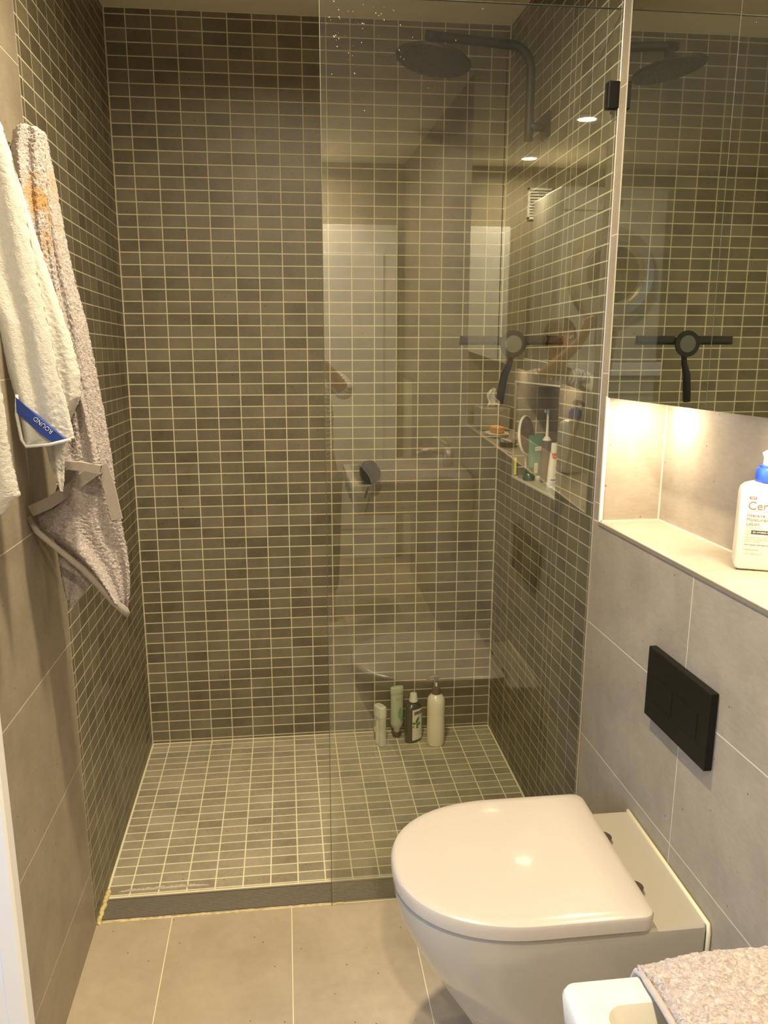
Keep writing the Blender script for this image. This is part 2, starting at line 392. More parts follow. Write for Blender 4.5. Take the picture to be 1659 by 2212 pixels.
# ---- right wall with the shower recess and the shelf niche
RY0, RY1, RZ0, RZ1 = -0.633, -0.195, 0.994, 1.303
NY0, NY1, NZ0, NZ1 = -2.36, -0.965, 0.994, 1.292
ND = 0.15; XO = W+0.30; YB = -4.2
def shearbox(lo, hi): return (lo, hi)
bm = bmesh.new()
for lo, hi in [((W, RY1, -0.3), (XO, 0.0, 2.6)), ((W, RY0, -0.3), (XO, RY1, RZ0)), ((W, RY0, RZ1), (XO, RY1, 2.6)), ((W+ND, RY0, RZ0), (XO, RY1, RZ1)),
               ((W, NY1, -0.3), (XO, RY0, 2.6)), ((W, NY0, -0.3), (XO, NY1, NZ0)), ((W+ND, NY0, NZ0), (XO, NY1, 2.6)), ((W, YB, -0.3), (XO, NY0, 2.6))]:
    bm_box(bm, lo, hi, True)
bmesh.ops.bisect_plane(bm, geom=bm.verts[:]+bm.edges[:]+bm.faces[:], plane_co=(0, 0, -0.04), plane_no=(0, 0, -1), clear_outer=True)
bmesh.ops.bisect_plane(bm, geom=bm.verts[:]+bm.edges[:]+bm.faces[:], plane_co=(0, 0, H), plane_no=(0, 0, 1), clear_outer=True)
wr = struct(from_bm('wall_right', bm, M['grout']))
pr_ = grid(YE, 0.0, 0.0, H, PY, PZ, -0.045, ZB, SH)
pr_ = subtract(pr_, RY0, RY1, RZ0, RZ1, SH)
lay_tiles(wr, pr_, lambda a, b, h: Vector((W-h, a, b)), G, TH, M['mosaic'], M['mosaic_stuff'], 'mosaic_tile')
# recess faces
lay_tiles(wr, grid(W, W+ND, RZ0+sz(RY1), RZ1+sz(RY1), PX, PZ, W, ZB), lambda a, b, h: Vector((a, RY1-h, b)), G, TH, M['mosaic'], M['mosaic'], 'recess_tile')
lay_tiles(wr, subtract(grid(RY0, RY1, 0.9, 1.4, PY, PZ, -0.045, ZB, SH), -9, -8, 0, 1, 0), lambda a, b, h: Vector((W+ND-h, a, b)), G, TH, M['mosaic'], M['mosaic'], 'recess_tile') if False else None
rp = [q for q in [clip(clip(p, -SH, 1, RZ0), SH, -1, -RZ1) for p in grid(RY0, RY1, 0.9, 1.5, PY, PZ, -0.045, ZB, SH)] if len(q) > 2]
lay_tiles(wr, rp, lambda a, b, h: Vector((W+ND-h, a, b)), G, TH, M['mosaic'], M['mosaic'], 'recess_tile')
box('recess_sill', (W-0.001, RY0+0.001, RZ0-0.006), (W+ND, RY1-0.001, RZ0+0.002), M['marble'], wr, True, 0.001)
box('recess_edge_trim', (W-0.002, RY1-0.009, RZ0), (W+0.004, RY1, RZ1), M['alu'], wr, True, 0.001)
box('recess_edge_trim', (W-0.002, RY0, RZ0-0.004), (W+0.004, RY1, RZ0+0.003), M['label'], wr, True, 0.001)
box('recess_edge_trim', (W-0.002, RY0, RZ1-0.002), (W+0.003, RY1, RZ1+0.003), M['label'], wr, True, 0.001)
# large beige tiles of the outer right wall, below the shelf, the pier beside the screen, and behind the camera
VJ = (-3.03, -2.23, -1.43)
low = []
for p in courses(-3.83, YE, 0, 2.0, VJ):
    q = clip(p, SH, -1, -(NZ0-0.001)); low += [q] if len(q) > 2 else []
lay_tiles(wr, low, lambda a, b, h: Vector((W-h, a, b)), 0.0017, 0.0004, M['beige'], M['beige'], 'wall_tile')
pier = []
for p in courses(NY1, YE, 0, H):
    q = clip(p, -SH, 1, NZ0); pier += [q] if len(q) > 2 else []
lay_tiles(wr, pier, lambda a, b, h: Vector((W-h, a, b)), 0.0017, 0.0004, M['beige'], M['beige'], 'wall_tile')
up = []
for p in courses(YB, NY0, 0, H, (-3.83, -3.03)):
    q = clip(p, -SH, 1, NZ0); up += [q] if len(q) > 2 else []
lay_tiles(wr, up, lambda a, b, h: Vector((W-h, a, b)), 0.0017, 0.0004, M['beige'], M['beige'], 'wall_tile')
# niche lining
def niche_tile(name, lo, hi): return box(name, lo, hi, M['beige'], wr, True, 0.0006)
box('niche_end_tile', (W+0.003, NY1-0.004, NZ0+0.004), (W+ND, NY1+0.0, NZ1), M['beige'], wr, True, 0.0005)
box('niche_end_tile', (W+0.003, NY0, NZ0+0.004), (W+ND, NY0+0.004, NZ1), M['beige'], wr, True, 0.0005)
for a, b in ((-0.9695, -1.43), (-1.4315, -2.23), (-2.2315, -2.356)):
    box('niche_back_tile', (W+ND-0.004, b+0.0007, NZ0+0.004), (W+ND+0.002, a-0.0007, NZ1), M['beige'], wr, True, 0.0005)
    box('shelf_tile', (W+0.004, b+0.0007, NZ0-0.004), (W+ND-0.005, a-0.0007, NZ0+0.002), M['beige'], wr, True, 0.0005)
box('niche_corner_joint', (W+ND-0.0065, NY1-0.0065, NZ0), (W+ND-0.003, NY1-0.003, NZ1), M['joint'], wr, True)
box('shelf_back_joint', (W+ND-0.0075, NY0, NZ0), (W+ND-0.003, NY1, NZ0+0.0045), M['joint'], wr, True)
box('shelf_end_joint', (W, NY1-0.0075, NZ0), (W+ND, NY1-0.003, NZ0+0.0045), M['joint'], wr, True)
box('shelf_edge_trim', (W-0.0035, NY0, NZ0-0.007), (W+0.0055, NY1-0.001, NZ0+0.0028), M['alu'], wr, True, 0.0012)
box('niche_edge_trim', (W-0.0032, NY1-0.0075, NZ0), (W+0.0045, NY1+0.0005, NZ1), M['label'], wr, True, 0.001)
box('wall_edge_trim', (W-0.0035, YE-0.001, 0), (W+0.001, YE+0.006, 2.37), M['alu'], wr, False, 0.001)
box('corner_joint', (W-0.004, -0.004, 0), (W+0.001, 0.001, H), M['grout'], wr)
box('corner_joint', (-0.001, -0.004, 0), (0.004, 0.001, H), M['grout'], wl)
# ---- floor
DY0, DY1 = -0.914, -0.830
fl = struct(boxes('floor', [((-1.3, DY1, -0.10), (XO, 0.12, 0.0)), ((-1.3, YB, -0.10), (XO, DY0, 0.0)), ((-1.3, DY0, -0.10), (XO, DY1, -0.03))], M['grout_f']))
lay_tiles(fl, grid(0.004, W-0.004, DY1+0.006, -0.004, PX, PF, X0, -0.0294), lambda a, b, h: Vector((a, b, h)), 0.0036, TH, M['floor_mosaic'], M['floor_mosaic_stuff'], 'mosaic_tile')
ft = []
xs = [-1.3, -0.72, -0.12, 0.188, 0.494, 0.800, 1.106, W]
ys = [YB, -3.33, -2.73, -2.13, -1.53, DY0-0.004]
for i in range(len(xs)-1):
    for j in range(len(ys)-1):
        oy = 0
        ft.append([(xs[i], ys[j]), (xs[i+1], ys[j]), (xs[i+1], ys[j+1]), (xs[i], ys[j+1])])
lay_tiles(fl, ft, lambda a, b, h: Vector((a, b, h)), 0.0014, 0.0003, M['beige_floor'], M['beige_floor'], 'floor_tile')
# lime scale patches beside the channel, at the left and in the middle
def patch(name, pts, z, mat, parent):
    n = len(pts); vs = [(x, y, z) for x, y in pts]+[(x, y, z-0.001) for x, y in pts]
    return pyd(name, vs, [tuple(range(n))]+[(k, n+k, n+(k+1) % n, (k+1) % n) for k in range(n)], mat, parent)
def blob(x0, x1, y0, y1, n=44, seed=1):
    r = random.Random(seed); pts = []
    for k in range(n):
        t = k/(n-1); pts.append((x0+(x1-x0)*t, y0+0.001*r.uniform(-1, 1)))
    for k in range(n):
        t = 1-k/(n-1); pts.append((x0+(x1-x0)*t, y0+(y1-y0)*(0.25+0.75*math.sin(PI*t)**.6)*r.uniform(0.45, 1)))
    return pts
patch('lime_scale', blob(0.035, 0.27, -0.806, -0.792, seed=3), 0.0018, M['scale'], fl)
# ---- ceiling
ce = struct(box('ceiling', (-1.3, YB, H), (XO, 0.12, H+0.1), M['ceiling']))
# ---- rest of the room, behind the camera
wf = struct(box('wall_front', (-1.3, YB-0.12, -0.05), (XO, YB, H), M['plaster']))
struct(boxes('wall_hall', [((-1.32, YB, -0.05), (-1.2, -2.9, H)), ((-1.32, -1.8, -0.05), (-1.2, 0.12, H)), ((-1.32, -2.9, -0.05), (-1.2, -1.8, 0.9)), ((-1.32, -2.9, 2.0), (-1.2, -1.8, H))], M['plaster'])).name = 'wall_hall_left'
struct(box('wall_hall_end', (-1.2, -1.45, -0.05), (-0.12, -1.33, H), M['plaster']))
wn = struct(boxes('window_1', [((-1.24, -2.9, 0.9), (-1.19, -2.84, 2.0)), ((-1.24, -1.86, 0.9), (-1.19, -1.8, 2.0)), ((-1.24, -2.9, 0.9), (-1.19, -1.8, 0.96)), ((-1.24, -2.9, 1.94), (-1.19, -1.8, 2.0)), ((-1.235, -2.37, 0.9), (-1.195, -2.33, 2.0))], M['white_paint']))
# door frame where the left wall ends (its edge shows at the lower left)
dr = struct(boxes('door_1', [((-0.12, -1.50, 0), (0.018, -1.452, 2.36))], M['white_paint']))
box('door_casing', (-0.010, -1.505, 0), (0.026, -1.470, 2.36), M['white_paint'], dr, False, 0.004)
d2 = struct(box('door_2', (0.62, YB+0.0, 0.0), (1.20, YB+0.05, 2.06), M['white_paint'], None, False, 0.004))
box('door_panel', (0.70, YB+0.05, 0.2), (1.12, YB+0.058, 1.9), M['white_paint'], d2, False, 0.004)
lathe('door_handle', [(0.010, 0), (0.010, 0.05), (0.026, 0.055), (0.026, 0.075), (0.012, 0.08)], M['steel'], d2, 24, (0.68, YB+0.05, 1.02), rot=Matrix.Rotation(-PI/2, 4, 'X').to_quaternion())
# ================================================================ FIXTURES
# ---- linear drain
dt = thing('linear_drain', 'long slotted steel floor drain along the shower opening', 'drain')
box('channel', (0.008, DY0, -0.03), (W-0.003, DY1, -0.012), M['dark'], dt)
boxes('frame', [((0.006, DY0, -0.02), (W-0.003, DY0+0.0035, 0.0015)), ((0.006, DY1-0.005, -0.02), (W-0.003, DY1, 0.0015)), ((0.006, DY0, -0.02), (0.010, DY1, 0.0015)), ((W-0.007, DY0, -0.02), (W-0.003, DY1, 0.0015))], M['steel'], dt)
NS = 13
for k in range(NS):
    y = DY0+0.0065+(DY1-0.008-DY0-0.0065)*(k+0.5)/NS
    box('slat', (0.011, y-0.00125, -0.010), (W-0.008, y+0.00125, 0.0012), M['steel'], dt)
bead = []
r2 = random.Random(2)
for k in range(36):
    t = k/35; bead.append((0.005+0.002*r2.uniform(-1, 1), -0.80-0.128*t, 0.002))
o = tube('sealant_bead', bead, [0.0045+0.0025*r2.random() for _ in bead], M['seal'], None, 8)
tag(o, 'yellowed silicone bead at the left end of the floor drain', 'sealant')
bead2 = [(0.01+0.62*k/80, DY0-0.002+0.0015*r2.uniform(-1, 1), 0.001) for k in range(81)]
o = tube('sealant_bead', bead2, [0.0012+0.0016*r2.random() for _ in bead2], M['seal'], None, 6)
tag(o, 'thin ragged brown-yellow sealant line in front of the drain', 'sealant')
# ---- glass screen
gs = thing('glass_screen', 'frameless clear glass shower screen standing on the floor drain', 'glass screen', loc=(0.6, -0.921, 0))
gs.location = (0, 0, 0)
GX0, GX1, GY0, GY1, GT = 0.599, 1.2445, -0.925, -0.917, 2.150
box('pane', (GX0+0.0012, GY0, 0.002), (GX1, GY1, GT-0.0012), M['glass'], gs)
box('pane_edge', (GX0, GY0+0.0003, 0.002), (GX0+0.0012, GY1-0.0003, GT), M['edge'], gs)
box('pane_edge', (GX0, GY0+0.0003, GT-0.0012), (GX1, GY1-0.0003, GT), M['edge'], gs)
br = box('bracket', (1.222, -0.934, 1.951), (W-0.002, -0.908, 2.006), M['black'], gs, False, 0.0015)
tube('screw', [(1.236, -0.921, 1.951), (1.236, -0.921, 1.942)], 0.004, M['black'], br, 10)
# dried drops on the upper part of the pane
V = []; F = []; rd = random.Random(11)
for k in range(60):
    x = GX0+0.012+abs(rd.gauss(0, 0.10)); z = GT-0.01-abs(rd.gauss(0, 0.09))
    if x > 1.2: continue
    rr = rd.uniform(0.0004, 0.0010); b = len(V)
    for q in range(6): V.append((x+rr*math.cos(q*PI/3), GY0-0.0001, z+rr*1.3*math.sin(q*PI/3)))
    V.append((x, GY0-0.0008, z)); F += [(b+q, b+(q+1) % 6, b+6) for q in range(6)]
o = pyd('water_drops', V, F, simple('dried_drop', (0.42, 0.40, 0.33), 0.4), gs); o['kind'] = 'stuff'
# ---- mirror cabinet
mc = thing('mirror_cabinet', 'wide wall cabinet with frameless mirror doors above the shelf niche', 'mirror cabinet')
bm = bmesh.new(); bm_box(bm, (W+0.006, NY0+0.004, NZ1), (W+ND-0.001, NY1-0.002, 2.6), True)
bmesh.ops.bisect_plane(bm, geom=bm.verts[:]+bm.edges[:]+bm.faces[:], plane_co=(0, 0, H-0.002), plane_no=(0, 0, 1), clear_outer=True)
from_bm('body', bm, M['white_paint'], mc)
for k, (a, b) in enumerate(((-0.974, -1.4185), (-1.4205, -1.888), (-1.890, NY0+0.004))):
    dz = (0.0, 0.0016, -0.001)[k]
    vs = []
    for x, yy in ((W-0.0015, a), (W-0.0015+dz, b), (W+0.0045+dz, b), (W+0.0045, a)):
        vs += [(x, yy, NZ1-0.002+sz(yy)), (x, yy, H-0.003)]
    o = pyd('door', vs, [(0, 1, 3, 2), (2, 3, 5, 4), (4, 5, 7, 6), (6, 7, 1, 0), (0, 2, 4, 6), (1, 7, 5, 3)], M['mirror'], mc)
    fix_norm(o.data)
for yy in (-1.4195, -1.889):
    box('joint_strip', (W+0.0010, yy-0.004, NZ1), (W+0.0055, yy+0.004, 2.34), M['alu'], mc, True)
for ly in (-1.06, -1.54, -2.06):
    t = thing('cabinet_lamp', {-1.06: 'small round lamp under the mirror cabinet nearest the shower', -1.54: 'small round lamp under the middle of the mirror cabinet', -2.06: 'small round lamp under the mirror cabinet above the basin'}[ly], 'lamp', 'lamps under the mirror cabinet', (1.315, ly, NZ1-0.0035+sz(ly)))
    lathe('rim', [(0.030, 0.0), (0.034, 0.002), (0.034, 0.004), (0.028, 0.004)], M['alu'], t, 32)
    lathe('lamp_face', [(0.027, -0.0002), (0.027, 0.003)], M['lamp'], t, 32)
# ---- ceiling downlights
for i, (lx, ly, p) in enumerate(LIGHTS):
    t = thing('downlight', ('round recessed ceiling downlight above the toilet', 'round recessed ceiling downlight behind the viewer, mirrored in the glass', 'added round ceiling downlight that brightens the white door behind the viewer')[i], 'ceiling light', 'recessed ceiling downlights', (lx, ly, H))
    lathe('rim', [(0.046, -0.006), (0.056, -0.004), (0.056, 0.0), (0.046, 0.0)], M['white_paint'], t, 40)
    lathe('lamp_face', [(0.046, -0.004), (0.046, 0.0)], M['lamp'], t, 40)
# ---- rain shower
rs = thing('rain_shower', 'matt black round rain shower head on a curved wall arm', 'shower head')
XP, YP = 1.196, -0.42
arm = [(XP, YP, 1.985+0.02*k) for k in range(9)]
for k in range(11):
    a = PI/2*k/10; arm.append((XP-0.06*(1-math.cos(a)), YP-0.006*k/10, 2.163+0.06*math.sin(a)))
for k in range(1, 9): arm.append((XP-0.06-0.235*k/8, YP-0.006-0.026*k/8, 2.223+0.006*k/8))
tube('arm', arm, 0.0125, M['blackmetal'], rs, 20)
tube('wall_mount', [(XP, YP, 2.022), (W-0.008, YP, 2.022)], 0.0125, M['blackmetal'], rs, 16)
box('wall_plate', (W-0.010, YP-0.032, 1.992), (W-0.001, YP+0.032, 2.058), M['blackmetal'], rs, False, 0.002)
HX, HY, HZ = 0.921, -0.450, 2.172
hq = Matrix.Rotation(math.radians(10), 4, 'Y') @ Matrix.Rotation(math.radians(-4), 4, 'X')
tube('swivel', [(HX+0.004, HY, HZ+0.062), (HX+0.002, HY, HZ+0.016)], [0.014, 0.0155], M['blackmetal'], rs, 18)
hd = lathe('head', [(0.02, 0.014), (0.05, 0.010), (0.098, 0.004), (0.1015, 0.0), (0.1015, -0.003), (0.099, -0.006), (0.02, -0.006)][::-1], M['blackmetal'], rs, 64, (HX, HY, HZ), rot=hq.to_quaternion())
V = []; F = []
for ring in range(1, 9):
    for k in range(ring*6):
        a = 2*PI*k/(ring*6); c = hq.to_3x3() @ Vector((0.0112*ring*math.cos(a), 0.0112*ring*math.sin(a), -0.0075))+Vector((HX, HY, HZ)); b = len(V)
        for dx, dy in ((-1, -1), (1, -1), (1, 1), (-1, 1)): V.append(c+Vector((dx*0.0013, dy*0.0013, 0)))
        V.append(c+Vector((0, 0, -0.0022)))
        F += [(b, b+1, b+4), (b+1, b+2, b+4), (b+2, b+3, b+4), (b+3, b, b+4), (b, b+3, b+2, b+1)]
nz_ = pyd('nozzle_field', V, F, M['rubber'], hd); nz_['kind'] = 'stuff'
# ---- mixer valve
mv = thing('mixer_valve', 'round black shower mixer valve with a thin lever on the mosaic wall', 'shower valve')
fwd = Matrix.Rotation(PI/2, 4, 'X').to_quaternion()
lathe('wall_plate', [(0.045*0+0.029, 0), (0.031, 0.002), (0.031, 0.005), (0.029, 0.006)], M['blackmetal'], mv, 48, (0.794, -0.001, 1.0), rot=fwd)
lathe('body', [(0.0335, 0.004), (0.0345, 0.006), (0.0345, 0.052), (0.0335, 0.054)], M['blackmetal'], mv, 48, (0.794, -0.001, 0.992), rot=fwd)
tube('lever', [(0.789, -0.048, 0.962), (0.784, -0.052, 0.940), (0.773, -0.056, 0.908)], 0.0036, M['blackmetal'], mv, 12)
# ---- squeegee on the glass
sq = thing('squeegee', 'black squeegee hanging from a suction hook on the glass screen', 'squeegee')
yq = -0.917
box('blade_holder', (0.914, yq+0.010, 1.451), (1.006, yq+0.022, 1.467), M['blackmetal'], sq, False, 0.001)
box('blade_holder', (1.064, yq+0.010, 1.451), (1.157, yq+0.022, 1.467), M['blackmetal'], sq, False, 0.001)
box('blade', (0.912, yq+0.014, 1.446), (1.159, yq+0.018, 1.452), M['rubber'], sq)
box('bridge', (0.99, yq+0.012, 1.448), (1.08, yq+0.022, 1.464), M['rubber'], sq, False, 0.002)
lathe('suction_cup', [(0.030, 0.0), (0.031, 0.003), (0.024, 0.009), (0.012, 0.011)], M['rubber'], sq, 48, (1.036, yq+0.0003, 1.4485), rot=Matrix.Rotation(-PI/2, 4, 'X').to_quaternion())
lathe('hook_disc', [(0.0195, 0.0), (0.020, 0.001), (0.012, 0.0012)], simple('grey_suction_core', (0.10, 0.095, 0.075), 0.35), sq, 40, (1.036, yq+0.0001, 1.4485), rot=Matrix.Rotation(-PI/2, 4, 'X').to_quaternion())
tube('handle', [(1.036, yq+0.016, 1.424), (1.032, yq+0.018, 1.40), (1.022, yq+0.022, 1.375), (1.018, yq+0.024, 1.345), (1.014, yq+0.026, 1.310)], [0.006, 0.007, 0.009, 0.0095, 0.009], M['rubber'], sq, 14)
# ---- flush plate
fp = thing('flush_plate', 'black rectangular dual flush plate on the wall above the toilet', 'flush plate')
box('plate', (W-0.017, -1.555, 0.657), (W-0.0015, -1.309, 0.806), M['black'], fp, True, 0.0012)
for (a, b) in ((-1.338, -1.420), (-1.426, -1.518)):
    bt = box('button', (W-0.0182, b, 0.700), (W-0.016, a, 0.750), M['black'], fp, True, 0.0006)
# ---- toilet
to = thing('toilet', 'cream-white back-to-wall toilet with closed D-shaped lid', 'toilet', loc=(1.0, -1.42, 0)); to.location = (0, 0, 0)
YC = -1.424
def dsec(xf, xb, hw, n=48, e=2.6, corner=0.03):
    """D outline in plan: rounded front at xf, square back at xb"""
    pts = []; L = min(hw*1.25, (xb-xf)*0.7)
    for k in range(n+1):
        a = PI/2+PI*k/n; c, s = math.cos(a), math.sin(a)
        x = xf+L-L*abs(c)**(2/2.25); y = YC+hw*math.copysign(abs(s)**(2/2.25), s)
        pts.append((x, y))
    # straight sides to the back with small corners
    r = corner
    for k in range(6): a = PI/2*k/5; pts.append((xb-r+r*math.sin(a), YC-hw+r-r*math.cos(a)))
    for k in range(6): a = PI/2*k/5; pts.append((xb-r+r*math.cos(a), YC+hw-r+r*math.sin(a)))
    return pts
def loft(name, secs, mat, parent, cap=True):
    V = []; F = []; n = len(secs[0][1])
    for z, s in secs: V += [(x, y, z) for x, y in s]
    for i in range(len(secs)-1):
        for k in range(n): F.append((i*n+k, i*n+(k+1) % n, (i+1)*n+(k+1) % n, (i+1)*n+k))
    if cap: F.append(tuple(range(n))[::-1]); F.append(tuple((len(secs)-1)*n+k for k in range(n)))
    o = pyd(name, V, F, mat, parent); fix_norm(o.data)
    for p in o.data.polygons: p.use_smooth = len(p.vertices) == 4
    try: o.data.set_sharp_from_angle(angle=math.radians(35))
    except Exception: pass
    return o
XBK = W-0.003
bz = [(0.0, 0.905, 0.150), (0.02, 0.900, 0.150), (0.10, 0.865, 0.153), (0.18, 0.820, 0.158), (0.27, 0.765, 0.166), (0.34, 0.726, 0.176), (0.39, 0.705, 0.1798), (0.425, 0.697, 0.180), (0.436, 0.699, 0.179), (0.440, 0.704, 0.175)]
loft('bowl', [(z, dsec(x, XBK, hw, corner=0.014)) for z, x, hw in bz], M['white_gloss'], to)
loft('seat_ring', [(0.4405, dsec(0.712, 1.128, 0.172)), (0.443, dsec(0.708, 1.130, 0.176)), (0.4485, dsec(0.708, 1.130, 0.176)), (0.4512, dsec(0.712, 1.128, 0.172))], M['seat'], to)
lidz = [(0.4500, 0.698, 1.132, 0.190), (0.4525, 0.693, 1.137, 0.195), (0.474, 0.692, 1.138, 0.196), (0.4795, 0.695, 1.136, 0.194), (0.4825, 0.701, 1.131, 0.189), (0.4835, 0.712, 1.122, 0.174), (0.4842, 0.78, 1.06, 0.110), (0.4846, 0.86, 0.99, 0.04)]
loft('lid', [(z+0.0015, dsec(a, b, hw, corner=0.022)) for z, a, b, hw in lidz], M['seat'], to)
for y in (YC+0.078, YC-0.078):
    lathe('hinge', [(0.017, 0), (0.017, 0.012), (0.013, 0.015)], simple('dark_chrome', (0.16, 0.13, 0.11), 0.25, metal=0.7), to, 28, (1.147, y, 0.4402))
tube('silicone_bead', [(XBK-0.002, YC-0.1815, 0.34), (XBK-0.002, YC-0.1815, 0.425), (XBK-0.002, YC-0.178, 0.4405), (XBK-0.002, YC+0.178, 0.4405), (XBK-0.002, YC+0.1815, 0.425), (XBK-0.002, YC+0.1815, 0.34)], 0.0042, M['seal_w'], to, 10)
# ---- basin
bs = thing('washbasin', 'white rectangular wall basin at the lower right, partly under a towel', 'washbasin')
bx0, bx1, by0, by1, bz0, bz1 = 0.757, W-0.004, -2.66, -2.152, 0.755, 0.880
def rrect(x0, x1, y0, y1, r, n=7):
    pts = []
    for cx, cy, a0 in ((x1-r, y1-r, 0), (x0+r, y1-r, PI/2), (x0+r, y0+r, PI), (x1-r, y0+r, 1.5*PI)):
        for k in range(n): a = a0+PI/2*k/(n-1); pts.append((cx+r*math.cos(a), cy+r*math.sin(a)))
    return pts
secs = []
for z, d, r in ((bz0, 0.030, 0.02), (bz0+0.02, 0.012, 0.018), (bz1-0.03, 0.002, 0.015), (bz1-0.006, 0.0, 0.014), (bz1-0.0015, 0.002, 0.013), (bz1, 0.006, 0.011)):
    secs.append((z, rrect(bx0+d, bx1, by0+d, by1-d, r)))
for z, d, r in ((bz1, 0.029, 0.018), (bz1-0.002, 0.032, 0.018), (bz1-0.008, 0.034, 0.018), (bz1-0.03, 0.040, 0.025), (bz1-0.09, 0.060, 0.05), (bz1-0.104, 0.085, 0.06), (bz1-0.108, 0.13, 0.05)):
    secs.append((z, rrect(bx0+d, bx1-0.11, by0+d, by1-d, r)))
loft('bowl', secs, simple('basin_ceramic', (0.62, 0.59, 0.52), 0.12, coat=0.5), bs)
tp = thing('basin_tap', 'chrome basin mixer tap beside the wall behind the washbasin bowl', 'tap')
tube('body', [(1.185, -2.41, 0.8805), (1.185, -2.41, 0.99)], 0.022, M['steel'], tp, 20)
tube('spout', [(1.185, -2.41, 0.965), (1.11, -2.41, 0.975), (1.05, -2.41, 0.962)], [0.014, 0.012, 0.011], M['steel'], tp, 16)
tube('lever', [(1.185, -2.41, 0.99), (1.17, -2.41, 1.005), (1.12, -2.41, 1.03)], [0.016, 0.008, 0.006], M['steel'], tp, 12)
def nz3(p, s): return noise.noise(Vector(p)*s)
# hand towel over the basin
V = []; F = []; NX, NY = 150, 170
tx0, tx1 = 0.838, 1.232
for j in range(NY+1):
    s = j/NY*0.58-0.10     # arc length: negative hangs over the far side
    for i in range(NX+1):
        t = i/NX; x = tx0+(tx1-tx0)*t
        x += 0.006*math.sin(s*9)
        zt = 0.892+0.018*min(1, max(0, (t-0.05)*2.0))**0.8+0.004*math.sin(x*30+s*6)
        y = -2.150-s; z = zt
        if s < 0.016:
            a = (0.016-s)/0.016
            if a < PI/2: y = -2.150-0.016+0.016+0.012*math.sin(a)-0.016*0; y = -2.166+0.022*math.sin(a); z = zt-0.016*(1-math.cos(a))
            else: y = -2.144; z = zt-0.016-(a-PI/2)*0.016
        edge = min(t/0.022, 1); z -= 0.012*(1-edge)**2 if s > 0.016 else 0
        n = 0.0016*nz3((x, y, z), 170)+0.0016*nz3((x, y, z), 420)
        z += n; y += n*0.6; x += 0.0012*nz3((y, x, z), 200)
        V.append((x, y, z))
for j in range(NY):
    for i in range(NX): a = j*(NX+1)+i; F.append((a, a+1, a+NX+2, a+NX+1))
o = pyd('hand_towel', V, F, M['terry2'], None, True)
tag(o, 'mauve terry hand towel laid over the washbasin', 'towel')
md = o.modifiers.new('thickness', 'SOLIDIFY'); md.thickness = 0.007; md.offset = 1.0
hem = [(tx0+0.006*math.sin((k/40*0.52+0.02)*9)-0.001, -2.152-0.02-k/40*0.50, 0.8860+(0.0008*math.sin(k))) for k in range(41)]
hem = [(hem[0][0], -2.139, 0.82), (hem[0][0], -2.140, 0.862), (hem[0][0], -2.147, 0.878), (hem[0][0], -2.160, 0.886)]+hem
tube('hem', hem, 0.0034, M['terryhem'], o, 8)
# ================================================================ BOTTLES ON THE SHOWER FLOOR
def facing(x, y, z, rz):
    """matrix that puts XY text upright, readable from -y turned by rz"""
    return Matrix.Translation((x, y, z)) @ Matrix.Rotation(rz, 4, 'Z') @ Matrix.Rotation(PI/2, 4, 'X')
ZF = TH
pb = thing('pump_bottle', 'tall cream pump bottle with a taupe pump, rightmost on the shower floor', 'bottle', 'bottles on the shower floor', (1.023, -0.115, ZF))
lathe('body', [(0.024, 0), (0.030, 0.002), (0.0325, 0.008), (0.0325, 0.06), (0.0318, 0.10), (0.0325, 0.14), (0.0325, 0.165), (0.0300, 0.180), (0.024, 0.190), (0.0185, 0.194), (0.0175, 0.196), (0.0145, 0.1965), (0.0145, 0.200)], M['cream'], pb, 44)
lathe('collar', [(0.0150, 0.1975), (0.0165, 0.199), (0.0165, 0.212), (0.0145, 0.222), (0.008, 0.226)], M['brown'], pb, 32)
lathe('stem', [(0.0045, 0.224), (0.0045, 0.244)], M['wplastic'], pb, 16)
lathe('pump_neck', [(0.0055, 0.242), (0.0075, 0.247), (0.0095, 0.256)], M['brown'], pb, 20)
nozp = [(0.013, 0, 0.257), (0.008, 0, 0.2615), (-0.004, 0, 0.2635), (-0.018, -0.003, 0.2625), (-0.028, -0.005, 0.259), (-0.034, -0.006, 0.2545)]
tube('spout', nozp, [0.004, 0.0082, 0.0088, 0.0062, 0.0042, 0.0032], M['brown'], pb, 14)
# dark shampoo bottle with label, turned so that its edge shows on the left
def superloft(name, zs, mat, parent, n=40, rz=0, loc=(0, 0, 0)):
    """zs: (z, half width, half depth, exponent)"""
    V = []; F = []; R = Matrix.Rotation(rz, 3, 'Z')
    for z, a, b, e in zs:
        for k in range(n):
            t = 2*PI*k/n; c, s = math.cos(t), math.sin(t)
            V.append(R @ Vector((a*math.copysign(abs(c)**(2/e), c), b*math.copysign(abs(s)**(2/e), s), z))+Vector(loc))
    for i in range(len(zs)-1):
        for k in range(n): F.append((i*n+k, i*n+(k+1) % n, (i+1)*n+(k+1) % n, (i+1)*n+k))
    F.append(tuple(range(n))[::-1]); F.append(tuple((len(zs)-1)*n+k for k in range(n)))
    o = pyd(name, V, F, mat, parent)
    for p in o.data.polygons: p.use_smooth = len(p.vertices) == 4
    try: o.data.set_sharp_from_angle(angle=math.radians(38))
    except Exception: pass
    return o
RS = math.radians(-38)
sb = thing('shampoo_bottle', 'dark olive shampoo bottle with white cap and a green leaf label', 'bottle', 'bottles on the shower floor', (0.946, -0.082, ZF))
sb.rotation_euler[2] = math.radians(30)
